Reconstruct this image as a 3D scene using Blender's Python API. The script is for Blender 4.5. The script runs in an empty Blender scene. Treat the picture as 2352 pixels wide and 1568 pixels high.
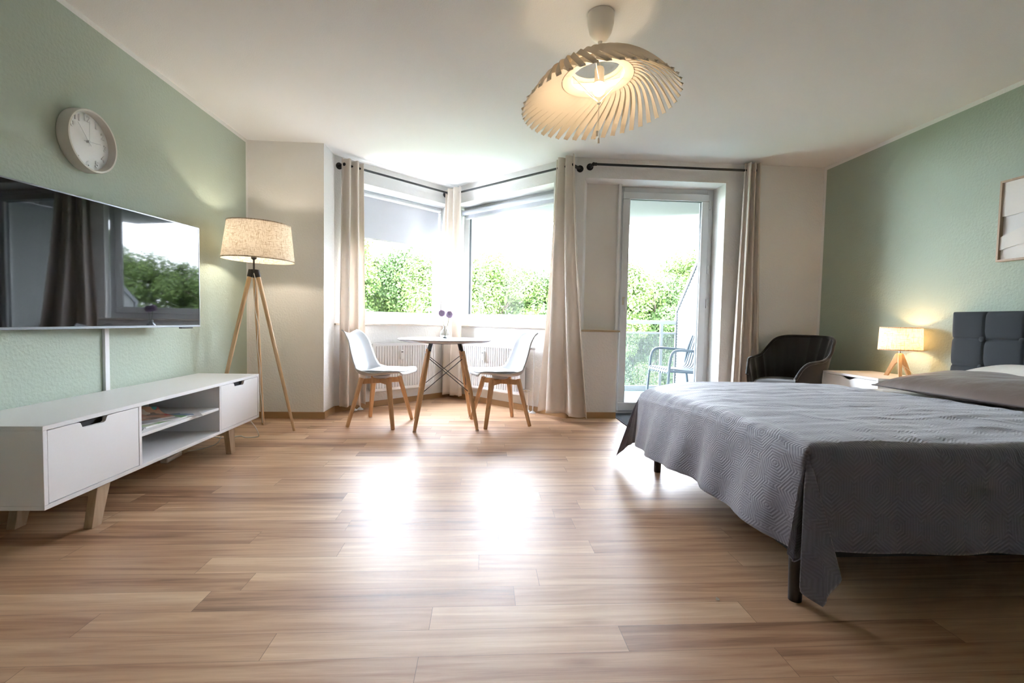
import bpy, math, random
from math import sin, cos, pi, radians, sqrt, atan2, exp
from mathutils import Vector, Matrix, noise

S = bpy.context.scene
COL = S.collection

# ------------------------------------------------------------------ camera
cam_d = bpy.data.cameras.new('camera')
cam = bpy.data.objects.new('camera', cam_d)
COL.objects.link(cam)
S.camera = cam
cam_d.sensor_fit = 'HORIZONTAL'
cam_d.sensor_width = 36.0
cam_d.lens = 36.0 * 1081.8 / 2352.0
cam_d.clip_start = 0.05
cam_d.clip_end = 300
Rr = Vector((0.99782409, -0.06295510, 0.01958918))
Ru = Vector((-0.01669273, 0.04620925, 0.99879229))
Rf = Vector((0.06378427, 0.99694602, -0.04505781))
cam.matrix_world = Matrix(((Rr.x, Ru.x, -Rf.x, 0), (Rr.y, Ru.y, -Rf.y, 0), (Rr.z, Ru.z, -Rf.z, 0.9414), (0, 0, 0, 1)))

# ------------------------------------------------------------------ world and view
W = bpy.data.worlds.new('world')
S.world = W
W.use_nodes = True
wn = W.node_tree.nodes
bgn = wn['Background']
bgn.inputs['Color'].default_value = (0.81, 0.89, 1.0, 1)
bgn.inputs['Strength'].default_value = 10.0
S.view_settings.view_transform = 'Standard'
S.view_settings.look = 'None'
S.view_settings.gamma = 1
S.view_settings.use_curve_mapping = False
S.view_settings.exposure = 2.4

# ------------------------------------------------------------------ helpers
class MB:
    def __init__(self):
        self.v = []; self.f = []; self.M = Matrix.Identity(4); self.uv = None
    def add(self, vs, fs):
        o = len(self.v)
        self.v += [self.M @ Vector(p) for p in vs]
        self.f += [tuple(i + o for i in f) for f in fs]
        return self
    def box(self, x0, x1, y0, y1, z0, z1):
        vs = [(x0, y0, z0), (x1, y0, z0), (x1, y1, z0), (x0, y1, z0), (x0, y0, z1), (x1, y0, z1), (x1, y1, z1), (x0, y1, z1)]
        return self.add(vs, [(0, 3, 2, 1), (4, 5, 6, 7), (0, 1, 5, 4), (1, 2, 6, 5), (2, 3, 7, 6), (3, 0, 4, 7)])
    def prism(self, pts, z0, z1, ax='z'):
        n = len(pts)
        if ax == 'z': f = lambda p, z: (p[0], p[1], z)
        elif ax == 'x': f = lambda p, z: (z, p[0], p[1])
        else: f = lambda p, z: (p[0], z, p[1])
        vs = [f(p, z0) for p in pts] + [f(p, z1) for p in pts]
        fs = [tuple(reversed(range(n))), tuple(range(n, 2 * n))]
        fs += [(i, (i + 1) % n, n + (i + 1) % n, n + i) for i in range(n)]
        return self.add(vs, fs)
    def tube(self, path, r, n=12, cap=True, flat=None):
        P = [Vector(p) for p in path]
        m = len(P)
        rs = r if isinstance(r, (list, tuple)) else [r] * m
        T = []
        for i in range(m):
            a = P[max(i - 1, 0)]; b = P[min(i + 1, m - 1)]
            T.append((b - a).normalized())
        up = Vector((0, 0, 1)) if abs(T[0].z) < 0.9 else Vector((1, 0, 0))
        N = (up - T[0] * up.dot(T[0])).normalized()
        vs = []; fs = []
        for i in range(m):
            N = (N - T[i] * N.dot(T[i])).normalized()
            B = T[i].cross(N)
            for k in range(n):
                a = 2 * pi * (k + .5) / n
                q = P[i] + (N * cos(a) + B * sin(a) * (flat or 1)) * rs[i]
                vs.append(tuple(q))
        for i in range(m - 1):
            for k in range(n):
                k2 = (k + 1) % n
                fs.append((i * n + k, i * n + k2, (i + 1) * n + k2, (i + 1) * n + k))
        if cap:
            fs.append(tuple(reversed(range(n)))); fs.append(tuple((m - 1) * n + k for k in range(n)))
        return self.add(vs, fs)
    def lathe(self, prof, n=32, c=(0, 0, 0), closed=False):
        vs = []; fs = []
        m = len(prof)
        for (r, z) in prof:
            for k in range(n):
                a = 2 * pi * k / n
                vs.append((c[0] + r * cos(a), c[1] + r * sin(a), c[2] + z))
        for i in range(m - 1 if not closed else m):
            j = (i + 1) % m
            for k in range(n):
                k2 = (k + 1) % n
                fs.append((i * n + k, i * n + k2, j * n + k2, j * n + k))
        return self.add(vs, fs)
    def ball(self, c, r, n=16, sx=1, sy=1, sz=1):
        prof = [(r * sin(pi * i / n) + 1e-5, -r * cos(pi * i / n)) for i in range(n + 1)]
        o = len(self.v)
        M0 = self.M.copy()
        self.M = M0 @ Matrix.Translation(c) @ Matrix.Diagonal((sx, sy, sz, 1))
        self.lathe(prof, n * 2)
        self.M = M0
        return self
    def grid(self, fn, nu, nv, closed_u=False):
        vs = [fn(i / (nu if closed_u else nu - 1), j / (nv - 1)) for j in range(nv) for i in range(nu)]
        fs = []
        for j in range(nv - 1):
            for i in range(nu if closed_u else nu - 1):
                i2 = (i + 1) % nu
                fs.append((j * nu + i, j * nu + i2, (j + 1) * nu + i2, (j + 1) * nu + i))
        return self.add(vs, fs)
    def bar(self, a, b, w, h, up=(0, 0, 1), w2=None, h2=None):
        """square bar from a to b, section w x h, may taper"""
        a = Vector(a); b = Vector(b); t = (b - a).normalized(); up = Vector(up)
        s = t.cross(up).normalized(); u = s.cross(t).normalized()
        w2 = w2 or w; h2 = h2 or h
        vs = []
        for p, ww, hh in ((a, w, h), (b, w2, h2)):
            for sx, sy in ((-1, -1), (1, -1), (1, 1), (-1, 1)):
                vs.append(tuple(p + s * sx * ww / 2 + u * sy * hh / 2))
        return self.add(vs, [(0, 1, 2, 3), (7, 6, 5, 4), (0, 4, 5, 1), (1, 5, 6, 2), (2, 6, 7, 3), (3, 7, 4, 0)])
    def build(self, name, mat, parent=None, bevel=0, smooth=40, solid=0, subsurf=0, recalc=True):
        me = bpy.data.meshes.new(name)
        me.from_pydata([tuple(p) for p in self.v], [], self.f)
        if self.uv:
            l = me.uv_layers.new(name='UVMap')
            for lp in me.loops:
                l.data[lp.index].uv = self.uv[lp.vertex_index]
        me.update()
        if recalc:
            import bmesh
            bm = bmesh.new(); bm.from_mesh(me)
            bmesh.ops.recalc_face_normals(bm, faces=bm.faces)
            bm.to_mesh(me); bm.free()
        if smooth:
            me.shade_smooth()
            me.set_sharp_from_angle(angle=radians(smooth))
        me.materials.append(mat)
        o = bpy.data.objects.new(name, me)
        COL.objects.link(o)
        if parent: o.parent = parent
        if solid:
            m = o.modifiers.new('solid', 'SOLIDIFY'); m.thickness = solid; m.offset = 0
        if bevel:
            m = o.modifiers.new('bevel', 'BEVEL'); m.width = bevel; m.segments = 2; m.limit_method = 'ANGLE'; m.angle_limit = radians(40)
            m.harden_normals = False
        if subsurf:
            m = o.modifiers.new('sub', 'SUBSURF'); m.levels = subsurf; m.render_levels = subsurf
        return o

def tag(o, label, cat, group=None, kind=None):
    o['label'] = label; o['category'] = cat
    if group: o['group'] = group
    if kind: o['kind'] = kind
    return o

def thing(name, label, cat, loc=(0, 0, 0), rz=0, group=None):
    o = bpy.data.objects.new(name, None); COL.objects.link(o)
    o.location = loc; o.rotation_euler = (0, 0, rz); o.empty_display_size = .1
    return tag(o, label, cat, group)

def struct(o):
    o['kind'] = 'structure'
    return o

def dup(o, parent=None):
    c = o.copy(); COL.objects.link(c)
    if parent: c.parent = parent
    for ch in list(o.children): dup(ch, c)
    return c

# ------------------------------------------------------------------ materials
def nt(name):
    m = bpy.data.materials.new(name); m.use_nodes = True
    t = m.node_tree
    return m, t, t.nodes['Principled BSDF'], t.nodes['Material Output']

def N(t, typ, **kw):
    n = t.nodes.new(typ)
    for k, v in kw.items():
        if k.startswith('i_'):
            key = k[2:].replace('_', ' ')
            n.inputs[key].default_value = v
        else: setattr(n, k, v)
    return n

def math_n(t, op, a=None, b=None, c=None):
    n = t.nodes.new('ShaderNodeMath'); n.operation = op
    for i, x in enumerate((a, b, c)):
        if x is None: continue
        if isinstance(x, (int, float)): n.inputs[i].default_value = x
        else: t.links.new(x, n.inputs[i])
    return n.outputs[0]

def pmat(name, col, rough=.5, metal=0, spec=.5, bump=None, var=None, sheen=0, coat=0, coords='Object'):
    """principled with optional noise bump (scale, strength, dist) and tint variation (scale, amount)"""
    m, t, b, out = nt(name)
    b.inputs['Base Color'].default_value = (*col, 1)
    b.inputs['Roughness'].default_value = rough
    b.inputs['Metallic'].default_value = metal
    b.inputs['Specular IOR Level'].default_value = spec
    if sheen:
        b.inputs['Sheen Weight'].default_value = sheen; b.inputs['Sheen Roughness'].default_value = .4
    if coat:
        b.inputs['Coat Weight'].default_value = coat; b.inputs['Coat Roughness'].default_value = .1
    tc = N(t, 'ShaderNodeTexCoord')
    if bump:
        n = N(t, 'ShaderNodeTexNoise'); n.inputs['Scale'].default_value = bump[0]; n.inputs['Detail'].default_value = 4
        t.links.new(tc.outputs[coords], n.inputs['Vector'])
        bp = N(t, 'ShaderNodeBump'); bp.inputs['Strength'].default_value = bump[1]; bp.inputs['Distance'].default_value = bump[2]
        t.links.new(n.outputs['Fac'], bp.inputs['Height']); t.links.new(bp.outputs['Normal'], b.inputs['Normal'])
    if var:
        n = N(t, 'ShaderNodeTexNoise'); n.inputs['Scale'].default_value = var[0]; n.inputs['Detail'].default_value = 5
        t.links.new(tc.outputs[coords], n.inputs['Vector'])
        mx = N(t, 'ShaderNodeMix'); mx.data_type = 'RGBA'
        mx.inputs['A'].default_value = (*[c * (1 - var[1]) for c in col], 1)
        mx.inputs['B'].default_value = (*[min(1, c * (1 + var[1])) for c in col], 1)
        t.links.new(n.outputs['Fac'], mx.inputs['Factor']); t.links.new(mx.outputs['Result'], b.inputs['Base Color'])
    return m

def wood_mat(name, c1, c2, axis='Z', scale=1.0, rough=.45):
    m, t, b, out = nt(name)
    tc = N(t, 'ShaderNodeTexCoord')
    mp = N(t, 'ShaderNodeMapping')
    s = {'X': (3, 40, 40), 'Y': (40, 3, 40), 'Z': (40, 40, 3)}[axis]
    mp.inputs['Scale'].default_value = tuple(v * scale for v in s)
    t.links.new(tc.outputs['Object'], mp.inputs['Vector'])
    n = N(t, 'ShaderNodeTexNoise'); n.inputs['Scale'].default_value = 1; n.inputs['Detail'].default_value = 6; n.inputs['Distortion'].default_value = .6
    t.links.new(mp.outputs[0], n.inputs['Vector'])
    r = N(t, 'ShaderNodeValToRGB')
    r.color_ramp.elements[0].position = .3; r.color_ramp.elements[1].position = .7
    r.color_ramp.elements[0].color = (*c1, 1); r.color_ramp.elements[1].color = (*c2, 1)
    t.links.new(n.outputs['Fac'], r.inputs[0]); t.links.new(r.outputs[0], b.inputs['Base Color'])
    b.inputs['Roughness'].default_value = rough
    bp = N(t, 'ShaderNodeBump'); bp.inputs['Strength'].default_value = .1; bp.inputs['Distance'].default_value = .001
    t.links.new(n.outputs['Fac'], bp.inputs['Height']); t.links.new(bp.outputs['Normal'], b.inputs['Normal'])
    return m

def woven(name, col, dark, scale=260, trans=.4, rough=.9, emis=0):
    """translucent woven cloth"""
    m, t, b, out = nt(name)
    tc = N(t, 'ShaderNodeTexCoord')
    def stretched(sc):
        mp = N(t, 'ShaderNodeMapping'); mp.inputs['Scale'].default_value = sc
        t.links.new(tc.outputs['Object'], mp.inputs['Vector'])
        n = N(t, 'ShaderNodeTexNoise'); n.inputs['Scale'].default_value = 1; n.inputs['Detail'].default_value = 3
        t.links.new(mp.outputs[0], n.inputs['Vector']); return n.outputs['Fac']
    a = stretched((25, 25, scale)); c = stretched((scale, scale, 18))
    s = math_n(t, 'MINIMUM', a, c)
    r = N(t, 'ShaderNodeValToRGB'); r.color_ramp.elements[0].position = .34; r.color_ramp.elements[1].position = .46
    r.color_ramp.elements[0].color = (*dark, 1); r.color_ramp.elements[1].color = (*col, 1)
    t.links.new(s, r.inputs[0])
    b.inputs['Roughness'].default_value = rough; b.inputs['Specular IOR Level'].default_value = .1
    t.links.new(r.outputs[0], b.inputs['Base Color'])
    tr = N(t, 'ShaderNodeBsdfTranslucent'); t.links.new(r.outputs[0], tr.inputs['Color'])
    mx = N(t, 'ShaderNodeMixShader'); mx.inputs[0].default_value = trans
    t.links.new(b.outputs[0], mx.inputs[1]); t.links.new(tr.outputs[0], mx.inputs[2]); t.links.new(mx.outputs[0], out.inputs['Surface'])
    return m

def translucent(name, col, trans=.4, rough=.8, bump=None):
    m, t, b, out = nt(name)
    b.inputs['Base Color'].default_value = (*col, 1); b.inputs['Roughness'].default_value = rough; b.inputs['Specular IOR Level'].default_value = .2
    if bump:
        tc = N(t, 'ShaderNodeTexCoord')
        n = N(t, 'ShaderNodeTexNoise'); n.inputs['Scale'].default_value = bump[0]; n.inputs['Detail'].default_value = 4
        t.links.new(tc.outputs['Object'], n.inputs['Vector'])
        bp = N(t, 'ShaderNodeBump'); bp.inputs['Strength'].default_value = bump[1]; bp.inputs['Distance'].default_value = bump[2]
        t.links.new(n.outputs['Fac'], bp.inputs['Height']); t.links.new(bp.outputs['Normal'], b.inputs['Normal'])
    tr = N(t, 'ShaderNodeBsdfTranslucent'); tr.inputs['Color'].default_value = (*col, 1)
    mx = N(t, 'ShaderNodeMixShader'); mx.inputs[0].default_value = trans
    t.links.new(b.outputs[0], mx.inputs[1]); t.links.new(tr.outputs[0], mx.inputs[2]); t.links.new(mx.outputs[0], out.inputs['Surface'])
    return m

def glass_pane_mat(name, tint=(1, 1, 1)):
    m, t, b, out = nt(name)
    t.nodes.remove(b)
    tr = N(t, 'ShaderNodeBsdfTransparent'); tr.inputs['Color'].default_value = (*tint, 1)
    gl = N(t, 'ShaderNodeBsdfGlossy'); gl.inputs['Roughness'].default_value = .01
    fr = N(t, 'ShaderNodeLayerWeight'); fr.inputs['Blend'].default_value = .5
    fz = math_n(t, 'ADD', .004, math_n(t, 'MULTIPLY', math_n(t, 'POWER', fr.outputs['Facing'], 5.0), .6))
    mx = N(t, 'ShaderNodeMixShader')
    t.links.new(fz, mx.inputs[0]); t.links.new(tr.outputs[0], mx.inputs[1]); t.links.new(gl.outputs[0], mx.inputs[2])
    t.links.new(mx.outputs[0], out.inputs['Surface'])
    return m

def emit(name, col, s):
    m, t, b, out = nt(name)
    b.inputs['Base Color'].default_value = (*col, 1)
    b.inputs['Emission Color'].default_value = (*col, 1); b.inputs['Emission Strength'].default_value = s
    return m

def paint_mat(name, green, side):
    """green wall with an unpainted white strip under the ceiling and along the back corner"""
    m, t, b, out = nt(name)
    g = N(t, 'ShaderNodeNewGeometry'); sx = N(t, 'ShaderNodeSeparateXYZ'); t.links.new(g.outputs['Position'], sx.inputs[0])
    a = math_n(t, 'GREATER_THAN', sx.outputs['Z'], 2.468)
    c = math_n(t, 'GREATER_THAN', sx.outputs['Y'], 4.385 if side == 'left' else 4.475)
    mxv = math_n(t, 'MAXIMUM', a, c)
    mx = N(t, 'ShaderNodeMix'); mx.data_type = 'RGBA'
    mx.inputs['A'].default_value = (*green, 1); mx.inputs['B'].default_value = (.84, .84, .82, 1)
    t.links.new(mxv, mx.inputs['Factor']); t.links.new(mx.outputs['Result'], b.inputs['Base Color'])
    b.inputs['Roughness'].default_value = .75; b.inputs['Specular IOR Level'].default_value = .25
    n = N(t, 'ShaderNodeTexNoise'); n.inputs['Scale'].default_value = 62; n.inputs['Detail'].default_value = 3
    t.links.new(g.outputs['Position'], n.inputs['Vector'])
    bp = N(t, 'ShaderNodeBump'); bp.inputs['Strength'].default_value = .65; bp.inputs['Distance'].default_value = .005
    t.links.new(n.outputs['Fac'], bp.inputs['Height']); t.links.new(bp.outputs['Normal'], b.inputs['Normal'])
    return m

def floor_mat():
    m, t, b, out = nt('laminate_floor')
    L = t.links.new
    g = N(t, 'ShaderNodeNewGeometry'); sx = N(t, 'ShaderNodeSeparateXYZ'); L(g.outputs['Position'], sx.inputs[0])
    x, y = sx.outputs['X'], sx.outputs['Y']
    PW, PL = .1135, 1.03
    yr = math_n(t, 'DIVIDE', math_n(t, 'SUBTRACT', y, 1.284), PW)
    row = math_n(t, 'FLOOR', yr); fy = math_n(t, 'FRACT', yr)
    wn1 = N(t, 'ShaderNodeTexWhiteNoise'); wn1.noise_dimensions = '1D'; L(row, wn1.inputs['W'])
    xo = math_n(t, 'ADD', math_n(t, 'DIVIDE', math_n(t, 'SUBTRACT', x, .007), PL), wn1.outputs['Value'])
    pi_ = math_n(t, 'FLOOR', xo); fx = math_n(t, 'FRACT', xo)
    cmb = N(t, 'ShaderNodeCombineXYZ'); L(row, cmb.inputs[0]); L(pi_, cmb.inputs[1])
    wn2 = N(t, 'ShaderNodeTexWhiteNoise'); wn2.noise_dimensions = '2D'; L(cmb.outputs[0], wn2.inputs['Vector'])
    rnd = wn2.outputs['Value']
    # grain coordinates, shifted per plank
    gx = math_n(t, 'ADD', x, math_n(t, 'MULTIPLY', rnd, 37.0))
    gy = math_n(t, 'ADD', y, math_n(t, 'MULTIPLY', rnd, 13.0))
    gv = N(t, 'ShaderNodeCombineXYZ'); L(math_n(t, 'MULTIPLY', gx, 1.6), gv.inputs[0]); L(math_n(t, 'MULTIPLY', gy, 26.0), gv.inputs[1])
    n1 = N(t, 'ShaderNodeTexNoise'); n1.inputs['Scale'].default_value = 1; n1.inputs['Detail'].default_value = 5; n1.inputs['Distortion'].default_value = .9
    L(gv.outputs[0], n1.inputs['Vector'])
    gv2 = N(t, 'ShaderNodeCombineXYZ'); L(math_n(t, 'MULTIPLY', gx, 9.0), gv2.inputs[0]); L(math_n(t, 'MULTIPLY', gy, 260.0), gv2.inputs[1])
    n2 = N(t, 'ShaderNodeTexNoise'); n2.inputs['Scale'].default_value = 1; n2.inputs['Detail'].default_value = 4
    L(gv2.outputs[0], n2.inputs['Vector'])
    # strips inside a plank
    st = math_n(t, 'FLOOR', math_n(t, 'MULTIPLY', fy, 3.0))
    c3 = N(t, 'ShaderNodeCombineXYZ'); L(math_n(t, 'ADD', math_n(t, 'MULTIPLY', row, 3.0), st), c3.inputs[0]); L(pi_, c3.inputs[1])
    wn3 = N(t, 'ShaderNodeTexWhiteNoise'); wn3.noise_dimensions = '2D'; L(c3.outputs[0], wn3.inputs['Vector'])
    # knots
    kv = N(t, 'ShaderNodeCombineXYZ'); L(math_n(t, 'MULTIPLY', gx, 1.1), kv.inputs[0]); L(math_n(t, 'MULTIPLY', gy, 4.4), kv.inputs[1])
    vo = N(t, 'ShaderNodeTexVoronoi'); vo.inputs['Scale'].default_value = 1; L(kv.outputs[0], vo.inputs['Vector'])
    knot = math_n(t, 'SUBTRACT', 1.0, math_n(t, 'MINIMUM', math_n(t, 'DIVIDE', vo.outputs['Distance'], .10), 1.0))
    fac = math_n(t, 'ADD', math_n(t, 'MULTIPLY', n1.outputs['Fac'], 1.15), math_n(t, 'MULTIPLY', rnd, .42))
    fac = math_n(t, 'ADD', fac, math_n(t, 'MULTIPLY', wn3.outputs['Value'], .12))
    fac = math_n(t, 'ADD', fac, math_n(t, 'MULTIPLY', n2.outputs['Fac'], .30))
    fac = math_n(t, 'SUBTRACT', fac, math_n(t, 'MULTIPLY', knot, .35))
    fac = math_n(t, 'SUBTRACT', fac, .48)
    r = N(t, 'ShaderNodeValToRGB')
    e = r.color_ramp.elements
    e[0].position = .12; e[0].color = (.26, .13, .068, 1)
    e[1].position = .95; e[1].color = (.78, .56, .37, 1)
    a = e.new(.38); a.color = (.48, .27, .155, 1)
    a = e.new(.66); a.color = (.63, .395, .24, 1)
    L(fac, r.inputs[0])
    # joints
    jy = math_n(t, 'LESS_THAN', math_n(t, 'MINIMUM', fy, math_n(t, 'SUBTRACT', 1.0, fy)), .007)
    jx = math_n(t, 'LESS_THAN', math_n(t, 'MINIMUM', fx, math_n(t, 'SUBTRACT', 1.0, fx)), .0009)
    j = math_n(t, 'MAXIMUM', math_n(t, 'MULTIPLY', jy, .5), math_n(t, 'MULTIPLY', jx, .7))
    mx = N(t, 'ShaderNodeMix'); mx.data_type = 'RGBA'; L(j, mx.inputs['Factor']); L(r.outputs[0], mx.inputs['A']); mx.inputs['B'].default_value = (.13, .075, .045, 1)
    L(mx.outputs['Result'], b.inputs['Base Color'])
    b.inputs['Roughness'].default_value = .30
    rr = math_n(t, 'ADD', .37, math_n(t, 'MULTIPLY', n2.outputs['Fac'], .16)); L(rr, b.inputs['Roughness'])
    b.inputs['Specular IOR Level'].default_value = .8
    bp = N(t, 'ShaderNodeBump'); bp.inputs['Strength'].default_value = .25; bp.inputs['Distance'].default_value = .0012
    h = math_n(t, 'SUBTRACT', math_n(t, 'MULTIPLY', n2.outputs['Fac'], .5), j)
    L(h, bp.inputs['Height']); L(bp.outputs['Normal'], b.inputs['Normal'])
    return m

def quilt_mat():
    m, t, b, out = nt('quilted_grey_cotton')
    L = t.links.new
    b.inputs['Roughness'].default_value = .6
    b.inputs['Specular IOR Level'].default_value = .45
    b.inputs['Sheen Weight'].default_value = .5; b.inputs['Sheen Roughness'].default_value = .45
    tc = N(t, 'ShaderNodeTexCoord'); sx = N(t, 'ShaderNodeSeparateXYZ'); L(tc.outputs['UV'], sx.inputs[0])
    nz = N(t, 'ShaderNodeTexNoise'); nz.inputs['Scale'].default_value = 9; L(tc.outputs['UV'], nz.inputs['Vector'])
    u = math_n(t, 'ADD', sx.outputs['X'], math_n(t, 'MULTIPLY', nz.outputs['Fac'], .01)); v = sx.outputs['Y']
    A, B = .15, .24
    def hexd(du, dv):
        fu = math_n(t, 'ABSOLUTE', math_n(t, 'SUBTRACT', math_n(t, 'FRACT', math_n(t, 'ADD', math_n(t, 'DIVIDE', u, A), du)), .5))
        fv = math_n(t, 'ABSOLUTE', math_n(t, 'SUBTRACT', math_n(t, 'FRACT', math_n(t, 'ADD', math_n(t, 'DIVIDE', v, B), dv)), .5))
        a = math_n(t, 'MULTIPLY', fu, A)
        c = math_n(t, 'ADD', math_n(t, 'MULTIPLY', fu, A * .5), math_n(t, 'MULTIPLY', fv, B * .62))
        return math_n(t, 'MAXIMUM', a, c)
    d = math_n(t, 'MINIMUM', hexd(0, 0), hexd(.5, .5))
    w = math_n(t, 'SINE', math_n(t, 'MULTIPLY', d, 2 * pi / .0085))
    fine = N(t, 'ShaderNodeTexNoise'); fine.inputs['Scale'].default_value = 500; L(tc.outputs['UV'], fine.inputs['Vector'])
    mid = N(t, 'ShaderNodeTexNoise'); mid.inputs['Scale'].default_value = 14; mid.inputs['Detail'].default_value = 4; L(tc.outputs['UV'], mid.inputs['Vector'])
    h = math_n(t, 'ADD', math_n(t, 'MULTIPLY', w, .5), math_n(t, 'MULTIPLY', fine.outputs['Fac'], .5))
    h = math_n(t, 'ADD', h, math_n(t, 'MULTIPLY', mid.outputs['Fac'], 3.0))
    bp = N(t, 'ShaderNodeBump'); bp.inputs['Strength'].default_value = .5; bp.inputs['Distance'].default_value = .0018
    L(h, bp.inputs['Height']); L(bp.outputs['Normal'], b.inputs['Normal'])
    mx = N(t, 'ShaderNodeMix'); mx.data_type = 'RGBA'
    mx.inputs['A'].default_value = (.128, .126, .168, 1); mx.inputs['B'].default_value = (.158, .155, .205, 1)
    L(math_n(t, 'ADD', math_n(t, 'MULTIPLY', w, .35), .5), mx.inputs['Factor']); L(mx.outputs['Result'], b.inputs['Base Color'])
    return m

def leaf_mat(name, c1, c2):
    m, t, b, out = nt(name)
    g = N(t, 'ShaderNodeNewGeometry')
    r = N(t, 'ShaderNodeValToRGB')
    r.color_ramp.elements[0].color = (*c1, 1); r.color_ramp.elements[1].color = (*c2, 1)
    t.links.new(g.outputs['Random Per Island'], r.inputs[0])
    b.inputs['Roughness'].default_value = .6
    t.links.new(r.outputs[0], b.inputs['Base Color'])
    tr = N(t, 'ShaderNodeBsdfTranslucent'); t.links.new(r.outputs[0], tr.inputs['Color'])
    mx = N(t, 'ShaderNodeMixShader'); mx.inputs[0].default_value = .4
    t.links.new(b.outputs[0], mx.inputs[1]); t.links.new(tr.outputs[0], mx.inputs[2]); t.links.new(mx.outputs[0], out.inputs['Surface'])
    return m

def perf_mat():
    """white perforated sheet: real see-through holes in a grid"""
    m, t, b, out = nt('perforated_white_metal')
    b.inputs['Base Color'].default_value = (.22, .235, .23, 1)
    tc = N(t, 'ShaderNodeTexCoord'); sx = N(t, 'ShaderNodeSeparateXYZ'); t.links.new(tc.outputs['Object'], sx.inputs[0])
    P = .022
    fs = []
    for s in (math_n(t, 'ADD', sx.outputs['X'], sx.outputs['Y']), sx.outputs['Z']):
        fs.append(math_n(t, 'LESS_THAN', math_n(t, 'ABSOLUTE', math_n(t, 'SUBTRACT', math_n(t, 'FRACT', math_n(t, 'DIVIDE', s, P)), .5)), .36))
    hole = math_n(t, 'MULTIPLY', fs[0], fs[1])
    tr = N(t, 'ShaderNodeBsdfTransparent')
    mx = N(t, 'ShaderNodeMixShader'); t.links.new(hole, mx.inputs[0])
    t.links.new(b.outputs[0], mx.inputs[1]); t.links.new(tr.outputs[0], mx.inputs[2]); t.links.new(mx.outputs[0], out.inputs['Surface'])
    return m

M = {}
M['plaster'] = pmat('white_textured_plaster', (.83, .82, .805), .85, spec=.2, bump=(62, .75, .005))
M['ceiling'] = pmat('ceiling_plaster', (.85, .845, .835), .9, spec=.15, bump=(140, .5, .003))
M['smooth'] = pmat('smooth_white_reveal', (.84, .835, .82), .7, spec=.3, bump=(90, .15, .002))
M['panelw'] = pmat('offwhite_infill_panel', (.80, .77, .715), .6, spec=.3)
M['green_l'] = paint_mat('green_wall_paint_lit_l', (.47, .545, .465), 'left')  # same paint as the right wall, its brighter light put into the colour
M['green_r'] = paint_mat('green_wall_paint_shaded_r', (.385, .45, .37), 'right')  # same green paint, darkened to carry the dimmer light on this wall
M['floor'] = floor_mat()
M['base'] = pmat('brown_vinyl_skirting', (.40, .24, .11), .5, var=(8, .08))
M['pvc'] = pmat('white_window_plastic', (.66, .67, .675), .3, spec=.5)
M['gasket'] = pmat('dark_rubber_gasket', (.05, .055, .06), .6)
M['pane'] = glass_pane_mat('window_glass')
M['marble'] = pmat('beige_marble', (.74, .66, .57), .25, var=(14, .25))
M['oakboard'] = pmat('beige_sill_board', (.55, .43, .29), .5, var=(10, .1))
M['white_lac'] = pmat('white_lacquer', (.84, .84, .86), .35, spec=.45)
M['white_lac2'] = pmat('white_lacquer_interior', (.80, .80, .81), .45)
M['slot'] = pmat('gap_shade_and_display', (.03, .03, .035), .8)  # near-black: painted shade in furniture gaps, also the heat meter display
M['ash'] = wood_mat('pale_ash_leg', (.42, .29, .18), (.56, .42, .29), 'Z', .8)
M['beech'] = wood_mat('beech_wood', (.55, .31, .15), (.70, .44, .24), 'Z', .7)
M['pine'] = wood_mat('light_pine', (.58, .38, .20), (.72, .51, .31), 'Z', .8)
M['black'] = pmat('matt_black_metal', (.015, .015, .017), .45)
M['blacksoft'] = pmat('black_plastic', (.02, .02, .022), .35)
M['chrome'] = pmat('chrome', (.6, .6, .6), .25, metal=1)
M['brass'] = pmat('dull_brass_handle', (.62, .55, .40), .35, metal=.6)
M['tvscreen'] = pmat('tv_glass', (.004, .004, .006), .03, spec=.55)
M['tvrim'] = pmat('tv_metal_rim', (.22, .23, .25), .3, metal=.9)
M['clockring'] = pmat('clock_grey_ring', (.68, .655, .60), .45)
M['clockface'] = pmat('clock_face', (.83, .84, .85), .4)
M['clockglass'] = glass_pane_mat('clock_glass')
M['silver'] = pmat('silver_hand', (.55, .56, .58), .4, metal=.5)
M['linen'] = woven('linen_shade', (.66, .585, .49), (.36, .28, .19), trans=.28)
M['linen2'] = woven('warm_linen_shade', (.82, .72, .60), (.50, .37, .25), trans=.42)
M['bulb'] = emit('lamp_bulb', (1, .76, .50), 25)
M['bulbw'] = emit('lamp_bulb_floor', (1, .86, .68), 46)
M['bulbt'] = emit('lamp_bulb_table', (1, .62, .30), 42)
M['cream'] = translucent('cream_lamp_slat', (.88, .82, .72), .42, .6)
M['creamcup'] = pmat('cream_plastic', (.84, .82, .76), .35)
M['curtain'] = translucent('beige_curtain', (.82, .745, .675), .30, .85, (25, .25, .01))
M['blind'] = translucent('white_blackout_blind', (.58, .60, .65), .03, .8)
M['seatshell'] = pmat('white_chair_plastic', (.56, .57, .60), .28)
M['cushion'] = pmat('white_leatherette', (.56, .57, .60), .35)
M['tabletop'] = pmat('white_table_top', (.56, .57, .60), .2)
M['radi'] = pmat('radiator_enamel', (.74, .745, .765), .35)
M['device'] = pmat('heat_meter_plastic', (.80, .81, .82), .4)
M['quilt'] = quilt_mat()
M['headb'] = pmat('charcoal_upholstery', (.036, .043, .050), .95, bump=(900, .5, .002), var=(600, .35))
M['sheet'] = pmat('white_bed_sheet', (.80, .77, .72), .8, bump=(9, .5, .03))
M['satin'] = pmat('taupe_satin', (.18, .137, .120), .38, spec=.45, bump=(7, .5, .03), sheen=.2)
M['satin_dk'] = pmat('taupe_satin_edge', (.10, .08, .075), .6)
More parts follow.
